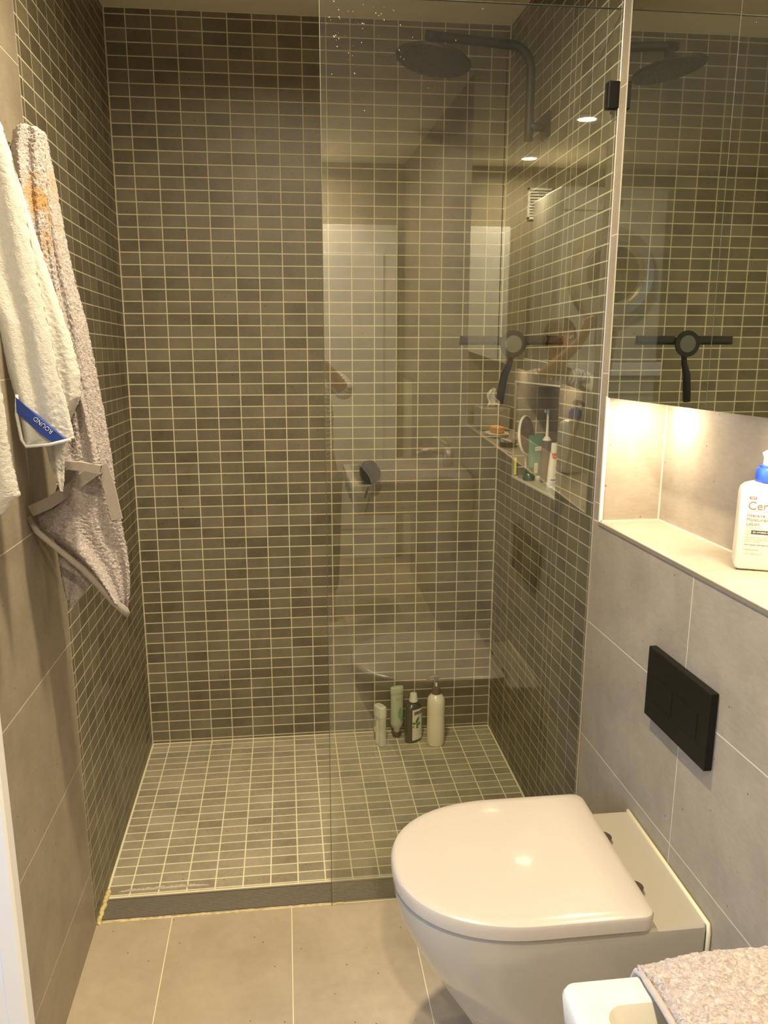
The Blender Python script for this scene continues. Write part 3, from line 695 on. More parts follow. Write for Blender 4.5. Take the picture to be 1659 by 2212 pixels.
superloft('body', [(0, 0.029, 0.018, 2.6), (0.003, 0.033, 0.021, 2.6), (0.05, 0.0345, 0.0225, 2.4), (0.12, 0.0340, 0.022, 2.4), (0.139, 0.030, 0.0195, 2.2), (0.148, 0.020, 0.0155, 2), (0.152, 0.0125, 0.012, 2), (0.156, 0.012, 0.012, 2)], M['darkbottle'], sb)
superloft('cap', [(0.1555, 0.0150, 0.0150, 2), (0.157, 0.0160, 0.0160, 2), (0.183, 0.0125, 0.0125, 2), (0.186, 0.0118, 0.0118, 2), (0.187, 0.009, 0.009, 2)], M['wplastic'], sb)
def curved_label(name, x0, x1, z0, z1, hw, hd, e, mat, parent, off=0.0004, n=14):
    V = []; F = []
    for i in range(n+1):
        x = x0+(x1-x0)*i/n; c = min(0.9999, abs(x)/hw); y = -hd*(1-c**e)**(1/e)-off
        V += [(x, y, z0), (x, y, z1)]
    for i in range(n): F.append((2*i, 2*i+2, 2*i+3, 2*i+1))
    o = pyd(name, V, F, mat, parent, True); return o
lb = curved_label('label', -0.020, 0.0325, 0.012, 0.132, 0.0345, 0.0225, 2.4, M['label'], sb)
def on_curve(me, hw, hd, e, off):
    for v in me.vertices:
        c = min(0.9999, abs(v.co.x)/hw); v.co.y = -hd*(1-c**e)**(1/e)-off-max(0, -v.co.y)*0.3
def ctext(name, s, size, mat, parent, x, z, hw, hd, e, off=0.0006, shx=1.0, align='LEFT'):
    o = text(name, s, size, mat, parent, Matrix.Translation((x, 0, z)) @ Matrix.Rotation(PI/2, 4, 'X'), 0.0001, align, shx)
    on_curve(o.data, hw, hd, e, off); return o
curved_label('brand_bar', -0.013, 0.0285, 0.111, 0.123, 0.0345, 0.0225, 2.4, M['ink'], lb, 0.0007)
ctext('printed_name', 'KLORANE', 0.0100, M['label'], lb, -0.0115, 0.1135, 0.0345, 0.0225, 2.4, 0.0011, 1.0)
def flat_poly(name, pts, mat, parent, hw, hd, e, off):
    o = pyd(name, [(x, 0, z) for x, z in pts], [tuple(range(len(pts)))], mat, parent); on_curve(o.data, hw, hd, e, off); return o
def leaf(cx, cz, L, wd, ang, n=9):
    P = []
    for k in range(n): t = k/(n-1); P.append((t*L, wd*math.sin(PI*t)**0.9))
    for k in range(n-2, 0, -1): t = k/(n-1); P.append((t*L, -wd*math.sin(PI*t)**0.9))
    c, s = math.cos(ang), math.sin(ang); return [(cx+x*c-z*s, cz+x*s+z*c) for x, z in P]
for (cx, cz, L, wd, an) in ((-0.008, 0.074, 0.033, 0.0065, 1.05), (-0.008, 0.076, 0.014, 0.0045, 2.7), (-0.006, 0.066, 0.024, 0.0065, 0.55), (-0.006, 0.064, 0.014, 0.004, -0.5)):
    flat_poly('printed_leaf', leaf(cx, cz, L, wd, an), M['green'], lb, 0.0345, 0.0225, 2.4, 0.0008)
flat_poly('printed_flower', [(-0.0155+0.0035*math.cos(a), 0.066+0.0055*math.sin(a)) for a in [k*PI/5 for k in range(10)]], M['pink'], lb, 0.0345, 0.0225, 2.4, 0.0008)
for k, (x0, x1, z) in enumerate(((0.012, 0.024, 0.102), (0.014, 0.024, 0.098), (0.012, 0.026, 0.070), (0.014, 0.026, 0.065), (0.012, 0.026, 0.060), (0.0, 0.024, 0.045), (-0.002, 0.020, 0.032), (0.010, 0.026, 0.028), (-0.012, 0.012, 0.0175))):
    curved_label('printed_line', x0, x1, z, z+0.0011, 0.0345, 0.0225, 2.4, M['greyink'], lb, 0.0007, 6)
# upturned pale tube standing on its brown cap
tb = thing('shower_gel_tube', 'pale green gel tube standing upside down on its brown cap', 'tube', 'bottles on the shower floor', (0.890, -0.046, ZF))
tb.rotation_euler[2] = math.radians(12)
superloft('cap', [(0, 0.010, 0.010, 2), (0.002, 0.0150, 0.0150, 2), (0.012, 0.0170, 0.0165, 2), (0.022, 0.0130, 0.0125, 2), (0.0235, 0.012, 0.0115, 2)], M['darkbrown'], tb)
superloft('body', [(0.022, 0.0120, 0.0120, 2), (0.036, 0.0150, 0.0145, 2), (0.046, 0.0230, 0.0190, 2.2), (0.06, 0.0245, 0.0190, 2.2), (0.11, 0.0240, 0.0160, 2.3), (0.165, 0.0240, 0.0120, 2.4), (0.170, 0.0235, 0.0115, 2.4), (0.1715, 0.0248, 0.0120, 2.4), (0.196, 0.0248, 0.0090, 2.6), (0.199, 0.023, 0.0075, 2.6), (0.200, 0.018, 0.005, 2.6)], M['palegreen'], tb)
for z in (0.176, 0.1575, 0.150):
    curved_label('printed_line', -0.008, 0.018, z, z+0.0013, 0.0250, 0.0135, 2.4, M['greyink'], tb, 0.0006, 8)
flat_poly('printed_plant', leaf(0.004, 0.075, 0.05, 0.008, 1.5), M['palgreen2'], tb, 0.0250, 0.0170, 2.3, 0.0012)
flat_poly('printed_plant', leaf(0.008, 0.066, 0.03, 0.006, 1.1), M['palgreen2'], tb, 0.0250, 0.0182, 2.3, 0.0012)
# slim bottle with faceted cap
fb = thing('slim_bottle', 'short slim milky bottle with faceted white cap, leftmost on the shower floor', 'bottle', 'bottles on the shower floor', (0.822, -0.098, ZF))
fb.rotation_euler[2] = math.radians(-58)
superloft('body', [(0, 0.022, 0.012, 3), (0.003, 0.0255, 0.0145, 3.2), (0.08, 0.0255, 0.0145, 3.2), (0.112, 0.0245, 0.0140, 3.2), (0.118, 0.020, 0.012, 3)], M['milky'], fb)
oc = superloft('cap', [(0.1125, 0.0262, 0.0155, 3.2), (0.140, 0.0268, 0.0160, 3.0), (0.150, 0.0262, 0.0155, 3.0), (0.154, 0.020, 0.0115, 3.0)], M['wplastic'], fb, 12)
for p in oc.data.polygons: p.use_smooth = False
lf = curved_label('label', -0.023, 0.010, 0.012, 0.100, 0.0255, 0.0145, 3.2, M['label'], fb, 0.0004)
curved_label('printed_band', -0.021, -0.004, 0.070, 0.096, 0.0255, 0.0145, 3.2, M['palgreen2'], lf, 0.0007, 6)
curved_label('printed_band', -0.021, -0.006, 0.018, 0.050, 0.0255, 0.0145, 3.2, M['green'], lf, 0.0007, 6)
for z in (0.056, 0.060, 0.064): curved_label('printed_line', -0.019, 0.004, z, z+0.001, 0.0255, 0.0145, 3.2, M['greyink'], lf, 0.0007, 6)
# ================================================================ ITEMS IN THE SHOWER RECESS
def rz_at(y): return RZ0+sz(y)+0.002
grp = 'toiletries in the shower recess'
t1 = thing('cream_tube', 'teal cream tube standing on its white cap in the shower recess', 'tube', grp, (1.296, -0.292, rz_at(-0.292)))
t1.rotation_euler[2] = math.radians(14)
superloft('cap', [(0, 0.020, 0.014, 2.3), (0.014, 0.0205, 0.0145, 2.3)], M['wplastic'], t1)
superloft('body', [(0.0142, 0.0210, 0.0150, 2.2), (0.05, 0.0225, 0.0140, 2.3), (0.10, 0.0245, 0.0085, 2.6), (0.134, 0.0262, 0.0016, 4), (0.142, 0.0262, 0.0014, 4)], M['teal'], t1)
box('label', (-0.008, -0.0108, 0.094), (0.020, -0.0100, 0.107), M['label'], t1)
box('barcode', (-0.012, -0.0163, 0.024), (0.000, -0.0155, 0.056), M['label'], t1)
for k in range(5): box('printed_line', (-0.006, -0.0163+0.0004, 0.026), (-0.005, -0.0158, 0.03), M['ink'], t1) if False else None
for z in (0.0975, 0.1015): box('printed_line', (-0.006, -0.0112, z), (0.017, -0.0106, z+0.0012), M['greyink'], t1)
for z in (0.030, 0.036, 0.042, 0.048): box('printed_line', (-0.010, -0.0166, z), (-0.002, -0.0161, z+0.0025), M['greyink'], t1)
t2 = thing('electric_toothbrush', 'brown electric toothbrush with a white brush head standing in the shower recess', 'toothbrush', grp, (1.312, -0.350, rz_at(-0.350)))
lathe('handle', [(0.0135, 0), (0.0152, 0.003), (0.0158, 0.06), (0.0145, 0.125), (0.0130, 0.132)], M['darkbrown'] if False else simple('brown_handle', (0.085, 0.062, 0.048), 0.35), t2, 28)
lathe('collar', [(0.0130, 0.1305), (0.0135, 0.133), (0.008, 0.142), (0.0045, 0.144)], M['wplastic'], t2, 28)
lathe('brush_neck', [(0.0048, 0.143), (0.0045, 0.16), (0.0032, 0.21), (0.003, 0.222)], M['wplastic'], t2, 16)
tube('brush_head', [(0.003, 0, 0.222), (-0.005, 0, 0.222)], 0.0062, M['wplastic'], t2, 18)
tube('bristles', [(-0.005, 0, 0.222), (-0.011, 0, 0.222)], 0.0052, simple('bristle_blue', (0.35, 0.42, 0.75), 0.7), t2, 12)
t3 = thing('toothpaste_tube', 'white toothpaste tube with red and blue print standing in the shower recess', 'tube', grp, (1.306, -0.448, rz_at(-0.448)))
t3.rotation_euler[2] = math.radians(18)
superloft('body', [(0, 0.0215, 0.0150, 2.2), (0.004, 0.0220, 0.0160, 2.2), (0.05, 0.0190, 0.0140, 2.2), (0.09, 0.0155, 0.0125, 2.1), (0.1045, 0.0135, 0.0120, 2)], M['wplastic'], t3)
superloft('cap', [(0.105, 0.0125, 0.0115, 2), (0.132, 0.0112, 0.0105, 2), (0.1335, 0.010, 0.0095, 2)], M['wplastic'], t3)
for nm, x0, x1, z0, z1, mt in (('printed_band', -0.0150, 0.0150, 0.088, 0.1035, 'red'), ('printed_band', -0.020, 0.020, 0.022, 0.0265, 'blueink'), ('printed_band', -0.0205, 0.0205, 0.006, 0.018, 'silverink')):
    V = []; F = []
    for i in range(17):
        f = i/16
        for z in (z0, z1):
            hw = 0.0222-0.0086*max(0, z-0.004)/0.1; hd = 0.0164-0.004*max(0, z-0.004)/0.1
            x = (x0+(x1-x0)*f)*0+hw*0.97*(2*f-1); y = -hd*(1-min(0.999, abs(x)/hw)**2.1)**(1/2.1)-0.0005
            V.append((x, y, z))
    for i in range(16): F.append((2*i, 2*i+2, 2*i+3, 2*i+1))
    pyd(nm, V, F, M[mt], t3, True)
o = text('printed_name', 'Colgate', 0.0068, M['label'], t3, facing(-0.0115, -0.0142, 0.0935, 0), 0.0002)
pts = []
for k in range(28):
    a = 3*PI*k/27+0.6; pts.append((0.002+0.009*math.cos(a)*(1-k/60), -0.0172, 0.062+0.013*math.sin(a)*(1-k/60)))
tube('printed_swirl', pts, 0.0010, M['ink'], t3, 6)
tube('printed_swirl', [(-0.010, -0.0172, 0.040), (0.0, -0.0178, 0.036), (0.010, -0.0172, 0.043)], 0.0009, M['ink'], t3, 6)
t4 = thing('round_mirror', 'small round makeup mirror with a pale rim standing in the shower recess', 'mirror', grp, (1.288, -0.262, rz_at(-0.262)))
q4 = (Matrix.Rotation(math.radians(50), 4, 'Z') @ Matrix.Rotation(PI/2-0.1, 4, 'X')).to_quaternion()
lathe('rim', [(0.058, -0.003), (0.062, -0.004), (0.064, 0), (0.062, 0.004), (0.0585, 0.004)], M['wplastic'], t4, 48, (-0.004, 0, 0.140), sx=0.9, rot=q4)
lathe('mirror_disc', [(0.0585, 0.001), (0.0585, 0.0045)], simple('dim_mirror', (0.16, 0.15, 0.12), 0.15, metal=0.9), t4, 48, (-0.004, 0, 0.140), sx=0.9, rot=q4)
tube('stand', [(-0.004, 0, 0.078), (0, 0.004, 0.03), (0, 0.004, 0.006)], 0.004, M['steel'], t4, 12)
lathe('base', [(0.024, 0), (0.024, 0.004), (0.006, 0.007)], M['steel'], t4, 32, (0, 0.004, 0))
t5 = thing('green_jar', 'low dark green glass jar in front of the round mirror in the recess', 'jar', grp, (1.276, -0.330, rz_at(-0.33)))
t5.location = (1.268, -0.322+0.0, rz_at(-0.322)); t5.location = (1.272, -0.308, rz_at(-0.308))
lathe('body', [(0.016, 0), (0.019, 0.003), (0.019, 0.020), (0.014, 0.026), (0.012, 0.027)], M['bottlegreen'], t5, 32)
lathe('lid', [(0.0130, 0.0275), (0.0135, 0.029), (0.0135, 0.040), (0.012, 0.0415)], M['bottlegreen'], t5, 32)
t4.location = (1.276, -0.262, rz_at(-0.262))
t6 = box('yellow_reflection', (1.2515, -0.212, rz_at(-0.208)+0.0035), (1.259, -0.206, rz_at(-0.208)+0.062), M['yellow'], None, False, 0.0008)  # yellow reflection on the edge strip, built as a solid in yellow
tag(t6, 'yellow reflection on the left edge strip of the shower recess, built as a narrow solid', 'reflection', grp)
# ================================================================ LOTION BOTTLE ON THE SHELF
def shelf_z(y): return NZ0+sz(y)+0.0021
lo = thing('lotion_bottle', 'white lotion pump bottle with blue collar and printed front on the shelf', 'bottle')
ang = math.radians(-24)
cx0, cy0 = 1.323, -1.432
ux, uy = math.cos(ang), math.sin(ang)            # along the front
LW, LD = 0.082, 0.048
cxm = cx0+ux*LW/2-uy*LD/2; cym = cy0+uy*LW/2+ux*LD/2
lo.location = (cxm, cym, shelf_z(cym)+0.0018); lo.rotation_euler = (0, 0, ang)
def rsec(hw, hd, r, n=6):
    return [(a, b) for a, b in rrect(-hw, hw, -hd, hd, r, n)]
loft('body', [(0, rsec(LW/2-0.006, LD/2-0.005, 0.006)), (0.002, rsec(LW/2-0.003, LD/2-0.002, 0.006)), (0.010, rsec(LW/2, LD/2, 0.006)), (0.140, rsec(LW/2, LD/2, 0.006)), (0.150, rsec(LW/2-0.002, LD/2-0.001, 0.008)), (0.157, rsec(LW/2-0.008, LD/2-0.004, 0.010)), (0.1615, rsec(LW/2-0.018, LD/2-0.009, 0.012)), (0.1625, rsec(0.016, 0.014, 0.012))], M['lotion'], lo)
lathe('collar', [(0.0185, 0.1625), (0.0195, 0.164), (0.0195, 0.183), (0.0180, 0.187), (0.0140, 0.1885), (0.0140, 0.192), (0.010, 0.1935)], M['blue'], lo, 40, (0.002, 0, 0))
lathe('stem', [(0.0085, 0.193), (0.0080, 0.207)], M['wplastic'], lo, 24, (0.002, 0, 0))
tube('spout', [(-0.008, 0, 0.211), (-0.002, 0, 0.2125), (0.010, 0, 0.2115), (0.022, 0, 0.210), (0.034, 0, 0.206), (0.042, 0, 0.198)], [0.004, 0.0068, 0.0065, 0.0052, 0.0045, 0.004], M['wplastic'], lo, 16)
yf = -LD/2-0.0004
def lt(s, size, x, z, mat='brownink', shx=1.0): return text('printed_text', s, size, M[mat], lo, Matrix.Translation((x, yf, z)) @ Matrix.Rotation(PI/2, 4, 'X'), 0.0002, 'LEFT', shx)
X_ = -LW/2+0.0135
box('printed_flag', (X_+0.002, yf-0.0001, 0.133), (X_+0.014, yf+0.0005, 0.1375), M['red'], lo)
text('printed_text', 'NEW', 0.0040, M['label'], lo, Matrix.Translation((X_+0.0035, yf-0.0003, 0.1338)) @ Matrix.Rotation(PI/2, 4, 'X'), 0.0002)
lt('Cera', 0.0215, X_, 0.114)
pyd('printed_triangle', [(X_+0.0365, yf, 0.142), (LW/2-0.002, yf, 0.142), (LW/2-0.002, yf, 0.085), (X_+0.050, yf, 0.085)], [(0, 1, 2, 3)], M['blueink'], lo)
text('printed_text', 'Ve', 0.0215, M['label'], lo, Matrix.Translation((X_+0.0375, yf-0.0003, 0.114)) @ Matrix.Rotation(PI/2, 4, 'X'), 0.0002)
box('printed_line', (X_, yf, 0.1105), (X_+0.037, yf+0.0004, 0.1112), M['greyink'], lo)
for s, z in (('Intensive', 0.1005), ('Moisturising', 0.0925), ('Lotion', 0.0845)): lt(s, 0.0088, X_, z, 'brownink', 0.98)
lt('For Very Dry Skin', 0.0036, X_, 0.0795, 'greyink')
box('printed_bar', (X_+0.006, yf, 0.0685), (LW/2-0.003, yf+0.0004, 0.0755), M['ink'], lo)
pyd('printed_badge', [(X_+0.005+0.0055*math.cos(k*PI/12), yf-0.0002, 0.072+0.0055*math.sin(k*PI/12)) for k in range(24)], [tuple(range(24))], M['greyink'], lo)
text('printed_text', '5% HYDRO-UREA', 0.0046, M['label'], lo, Matrix.Translation((X_+0.0125, yf-0.0003, 0.0705)) @ Matrix.Rotation(PI/2, 4, 'X'), 0.0002)
for s, z in (('Helps restore the skin barrier', 0.0615), ('continuously hydrates and soothes', 0.0575), ('itch due to dryness', 0.0535)): lt(s, 0.0036, X_, z, 'greyink', 0.95)
lt('With 3 essential ceramides & shea butter', 0.0034, X_, 0.0475, 'brownink', 0.92)
box('printed_bar', (X_, yf, 0.0385), (X_+0.025, yf+0.0004, 0.0425), M['greyink'], lo)
text('printed_text', 'FAST ABSORBING', 0.0030, M['label'], lo, Matrix.Translation((X_+0.002, yf-0.0003, 0.0395)) @ Matrix.Rotation(PI/2, 4, 'X'), 0.0002)
lt('16 FL OZ/473 ml', 0.0046, X_, 0.030, 'greyink', 0.95)
# ================================================================ THINGS ON THE SHELF SEEN IN THE GLASS
g2 = 'things on the shelf seen mirrored in the glass'
def shelf_thing(name, label, cat, x, y): return thing(name, label, cat, g2, (x, y, shelf_z(y)))
tx = shelf_thing('tissue_box', 'patterned tissue box with a raised white tissue, mirrored in the glass', 'tissue box', 1.325, -2.245)
box('carton', (-0.055, -0.075, 0), (0.055, 0.075, 0.085), M['tissuebox'], tx, False, 0.002)
V = []; F = []
for i in range(9):
    for j in range(9):
        u, v = i/8-0.5, j/8; V.append((u*0.05*(1-0.5*v)+0.008*math.sin(v*7), 0.014*math.sin(u*14+v*4)*(0.4+v), 0.0855+0.075*v-0.02*abs(u)*v))
for i in range(8):
    for j in range(8): a = i*9+j; F.append((a, a+1, a+10, a+9))
o = pyd('tissue', V, F, M['wplastic'], tx, True); m_ = o.modifiers.new('t', 'SOLIDIFY'); m_.thickness = 0.001
sp = shelf_thing('soap_dish', 'orange soap in a shallow dish on the shelf, mirrored in the glass', 'soap dish', 1.30, -2.06)
superloft('dish', [(0, 0.030, 0.045, 2.4), (0.010, 0.040, 0.060, 2.4), (0.014, 0.042, 0.062, 2.4)], M['cream'], sp)
superloft('soap', [(0.0142, 0.022, 0.036, 2.4), (0.022, 0.027, 0.042, 2.4), (0.034, 0.024, 0.038, 2.4), (0.038, 0.014, 0.026, 2.4)], M['orange'], sp)
pk = shelf_thing('balm_tin', 'low dark round tin on the shelf, mirrored in the glass', 'tin', 1.29, -1.86)
lathe('tin', [(0.030, 0), (0.031, 0.002), (0.031, 0.016)], M['black'], pk, 36)
lathe('lid', [(0.0315, 0.0162), (0.0315, 0.024), (0.030, 0.026)], M['steel'], pk, 36)
# ---- stacked washing machine and dryer behind the viewer, seen mirrored
for nm, lab, z0 in (('washing_machine', 'white front-loading washing machine on a plinth under the dryer, mirrored in the glass', 0.34), ('tumble_dryer', 'white tumble dryer with a big round door above the washing machine, mirrored in the glass', 1.28)):
    t = thing(nm, lab, 'appliance', None, (0.20, -3.80, z0+0.002))
    box('cabinet', (-0.30, -0.30, 0), (0.30, 0.27, 0.86 if z0 < 1 else 0.92), M['appliance'], t, False, 0.008)
    zc = 0.42 if z0 < 1 else 0.47
    dr_ = lathe('door', [(0.10, 0.0), (0.235, 0.0), (0.245, 0.02), (0.225, 0.045), (0.175, 0.05), (0.165, 0.03)], M['alu'], t, 64, (0, 0.272, zc), rot=Matrix.Rotation(-PI/2, 4, 'X').to_quaternion())
    lathe('drum_glass', [(0.165, 0.028), (0.12, 0.034), (0.05, 0.038)], M['darkglass'], dr_, 48, (0, 0.272, zc), rot=Matrix.Rotation(-PI/2, 4, 'X').to_quaternion())
    box('control_panel', (-0.29, 0.27, (0.76 if z0 < 1 else 0.80)), (0.29, 0.279, (0.85 if z0 < 1 else 0.90)), M['appliance'], t, False, 0.003)
    lathe('knob', [(0.026, 0), (0.024, 0.025)], M['steel'], t, 28, (0.0, 0.279, (0.805 if z0 < 1 else 0.85)), rot=Matrix.Rotation(-PI/2, 4, 'X').to_quaternion())
pl = tag(box('plinth', (-0.12, -4.12, 0.002), (0.52, -3.53, 0.34), M['white_paint'], None, False, 0.004), 'white plinth under the washing machine', 'plinth')
tag(box('shelf_board', (-0.12, -4.12, 1.205), (0.52, -3.50, 1.279), M['white_paint'], None, False, 0.004), 'thick white shelf board under the tumble dryer', 'shelf')
gv = thing('air_vent', 'square slatted air vent high on the wall behind the viewer', 'vent', None, (0.42, YB+0.001, 2.2))
boxes('frame', [((-0.09, 0, -0.09), (0.09, 0.012, -0.078)), ((-0.09, 0, 0.078), (0.09, 0.012, 0.09)), ((-0.09, 0, -0.09), (-0.078, 0.012, 0.09)), ((0.078, 0, -0.09), (0.09, 0.012, 0.09))], M['white_paint'], gv)
for k in range(9): box('slat', (-0.078, 0.002, -0.070+0.0165*k), (0.078, 0.009, -0.062+0.0165*k), M['white_paint'], gv)
# ================================================================ TOWELS ON THE LEFT WALL
def interp(L, t):
    """catmull-rom through the listed rows"""
    n = len(L)-1; x = t*n; i = min(int(x), n-1); f = x-i
    P = [L[max(i-1, 0)], L[i], L[i+1], L[min(i+2, n)]]
    return [0.5*((2*P[1][k])+(-P[0][k]+P[2][k])*f+(2*P[0][k]-5*P[1][k]+4*P[2][k]-P[3][k])*f*f+(-P[0][k]+3*P[1][k]-3*P[2][k]+P[3][k])*f**3) for k in range(3)]
def drape(name, L, y, th, mat, parent, nx=56, nzr=200, folds=2.0, amp=0.012, fuzz=0.0018, seed=0, ylean=0.0, smooth=False):
    """a hanging bundle of cloth: closed wavy cross sections between a left and a right outline"""
    V = []; F = []
    rows = []
    for j in range(nzr+1):
        t = j/nzr
        if smooth: z, a, b = interp(L, t)
        else:
            x = t*(len(L)-1); i = min(int(x), len(L)-2); f = x-i; z, a, b = [L[i][k]*(1-f)+L[i+1][k]*f for k in range(3)]
        rows.append((z, a, b))
    n2 = 2*nx
    for j, (z, a, b) in enumerate(rows):
        w_ = max(b-a, 0.001); tt = j/nzr
        topf = min(1, (tt/0.04))**0.5 if tt < 0.04 else 1
        for k in range(n2):
            if k < nx: s = k/(nx-1); side = -1
            else: s = 1-(k-nx)/(nx-1); side = 1
            e = (1-(2*s-1)**6)
            env = min(1.0, w_/0.03)
            yw = amp*env*math.sin(2*PI*folds*s+seed+1.8*tt)+amp*0.5*env*math.sin(2*PI*folds*2.3*s+seed*2+tt*5)
            yy = y+ylean*tt+yw+side*th*0.5*e*topf*env
            x = a+w_*s
            q = (x*1.0, yy, z)
            d = fuzz*nz3(q, 230)+fuzz*0.9*nz3((x+3, yy, z), 520)
            V.append((x+d*0.8*(1 if s > 0.5 else -1), yy+side*d*1.4, z+d*0.5))
    for j in range(nzr):
        for k in range(n2): F.append((j*n2+k, j*n2+(k+1) % n2, (j+1)*n2+(k+1) % n2, (j+1)*n2+k))
    F.append(tuple(range(n2))); F.append(tuple(nzr*n2+k for k in range(n2))[::-1])
    o = pyd(name, V, F, mat, parent, True); fix_norm(o.data); return o
grey_outer = [(1.8429, 0.0507, 0.0733), (1.829, 0.0413, 0.0883), (1.7898, 0.0441, 0.093), (1.742, 0.0429, 0.0987), (1.6608, 0.0436, 0.1068), (1.5777, 0.0468, 0.1184), (1.4923, 0.0518, 0.1356), (1.4047, 0.057, 0.1462), (1.3147, 0.0622, 0.1571), (1.2223, 0.0721, 0.1657), (1.1659, 0.0496, 0.168), (1.1188, 0.004, 0.1738), (1.0895, 0.0162, 0.1773), (1.0499, 0.0579, 0.1829), (1.0097, 0.0984, 0.1858), (0.9692, 0.1294, 0.1841), (0.9387, 0.1504, 0.1794), (0.9161, 0.1668, 0.1741)]
grey_front = [(1.825, 0.0671, 0.0951), (1.8162, 0.0564, 0.108), (1.7867, 0.0505, 0.1069), (1.727, 0.0539, 0.1047), (1.6508, 0.0621, 0.1042), (1.5727, 0.0721, 0.1085), (1.4926, 0.0832, 0.1193), (1.4103, 0.0922, 0.1328), (1.3258, 0.0874, 0.1484), (1.2566, 0.0848, 0.1598), (1.2284, 0.0932, 0.1627)]
grey_low = [(1.0955, 0.0095, 0.1121), (1.0351, 0.0229, 0.1047), (0.9842, 0.0261, 0.0999), (0.9432, 0.0303, 0.0835), (0.9123, 0.0362, 0.06), (0.8999, 0.04, 0.0476)]
white_front = [(1.90, 0.020, 0.05), (1.86, 0.0197, 0.072), (1.80, 0.0197, 0.0935), (1.7609, 0.0197, 0.1036), (1.7095, 0.0205, 0.1132), (1.6437, 0.0264, 0.1217), (1.5626, 0.0378, 0.1299), (1.4931, 0.0647, 0.1382), (1.4216, 0.0715, 0.1474), (1.3704, 0.0806, 0.1573), (1.3332, 0.0856, 0.1629), (1.3107, 0.0878, 0.1668), (1.2996, 0.0896, 0.1312)]
white_mid = [(1.7729, 0.0392, 0.0831), (1.7192, 0.0403, 0.0972), (1.6366, 0.0456, 0.1162), (1.5657, 0.0597, 0.1334), (1.493, 0.0741, 0.1526), (1.4483, 0.0771, 0.1622), (1.4105, 0.0882, 0.1673), (1.3723, 0.0995, 0.165), (1.3414, 0.1079, 0.149), (1.3258, 0.1102, 0.1402)]
white_tip = [(1.3393, 0.0834, 0.1363), (1.2916, 0.098, 0.1316), (1.2595, 0.1029, 0.1282), (1.2269, 0.1116, 0.1247), (1.208, 0.1169, 0.1208)]
white_left = [(1.4931, 0.0147, 0.071), (1.3891, 0.0093, 0.074), (1.3176, 0.0103, 0.0752), (1.2811, 0.0112, 0.0772), (1.2365, 0.0172, 0.0827), (1.2252, 0.023, 0.0844), (1.214, 0.0288, 0.0693), (1.1953, 0.0338, 0.0562)]
bt = thing('bath_towel', 'mauve-grey terry bath towel with an orange stain hanging on the left wall', 'towel', 'towels hanging on the left wall', (0.0, -1.15, 0)); bt.location = (0, 0, 0)
drape('outer_fold', grey_outer, -1.125, 0.045, M['terry'], bt, folds=1.2, amp=0.010, fuzz=0.0014, seed=1.0, nzr=420, nx=70)
drape('front_fold', grey_front, -1.205, 0.040, M['terry'], bt, folds=1.1, amp=0.007, fuzz=0.0013, seed=2.2, nzr=320, nx=50)
drape('lower_corner', grey_low, -1.060, 0.02, M['terry'], bt, folds=1.0, amp=0.005, fuzz=0.0012, seed=0.4, nzr=120, nx=40)
def strip(name, pts, wdt, y, mat, parent, th=0.002):
    """thin ribbon along a polyline in the x-z plane"""
    V = []; F = []
    for i, (x, z) in enumerate(pts):
        a = pts[max(i-1, 0)]; b = pts[min(i+1, len(pts)-1)]; d = Vector((b[0]-a[0], b[1]-a[1])).normalized(); nn = Vector((-d.y, d.x))*wdt/2
        yy = y if not callable(y) else y(i/(len(pts)-1))
        for s in (-1, 1):
            for q in (0, th): V.append((x+nn.x*s, yy+q, z+nn.y*s))
    for i in range(len(pts)-1):
        a = i*4; b = a+4
        F += [(a, b, b+2, a+2), (a+1, a+3, b+3, b+1), (a, a+1, b+1, b), (a+2, b+2, b+3, a+3)]
    o = pyd(name, V, F, mat, parent); fix_norm(o.data); return o
strip('front_hem', [(0.090, 1.238), (0.11, 1.236), (0.13, 1.234), (0.150, 1.230), (0.164, 1.227)], 0.016, -1.232, M['terryhem'], bt, 0.012)
strip('woven_band', [(0.150, 1.222), (0.157, 1.196), (0.163, 1.165), (0.167, 1.135), (0.171, 1.112)], 0.022, -1.152, M['terryhem'], bt, 0.004)
strip('woven_band', [(0.145, 1.218), (0.118, 1.200), (0.080, 1.172), (0.045, 1.150), (0.010, 1.135)], 0.022, -1.160, M['terryhem'], bt, 0.010)
tube('edge_hem', [(0.002, -1.15, 1.122), (0.016, -1.152, 1.092), (0.056, -1.152, 1.052), (0.096, -1.15, 1.012), (0.128, -1.148, 0.972), (0.150, -1.146, 0.941), (0.170, -1.14, 0.917), (0.175, -1.135, 0.905)], [0.005, 0.006, 0.006, 0.0065, 0.0075, 0.008, 0.009, 0.006], M['terryhem'], bt, 10)
strip('woven_band', [(0.112, 1.372), (0.124, 1.368), (0.136, 1.366)], 0.035, -1.2315, M['terryhem'], bt, 0.006)
wt = thing('white_towel', 'white cotton towel with a navy name ribbon hanging in front on the left wall', 'towel', 'towels hanging on the left wall', (0, 0, 0))
kw = dict(fuzz=0.0006)
drape('middle_fold', white_mid, -1.345, 0.030, M['cotton'], wt, folds=1.0, amp=0.006, seed=0.6, nzr=160, nx=40, **kw)
drape('front_fold', white_front, -1.405, 0.026, M['cotton'], wt, folds=0.9, amp=0.005, seed=2.4, nzr=160, nx=40, **kw)
drape('hanging_corner', white_tip, -1.335, 0.010, M['cotton'], wt, folds=0.8, amp=0.003, seed=1.4, nzr=60, nx=30, **kw)
tube('edge_hem', [(0.088, -1.424, 1.384), (0.0845, -1.425, 1.352), (0.0885, -1.425, 1.312), (0.094, -1.425, 1.301), (0.130, -1.424, 1.3035), (0.164, -1.424, 1.311)], 0.0028, M['cotton'], wt, 8)
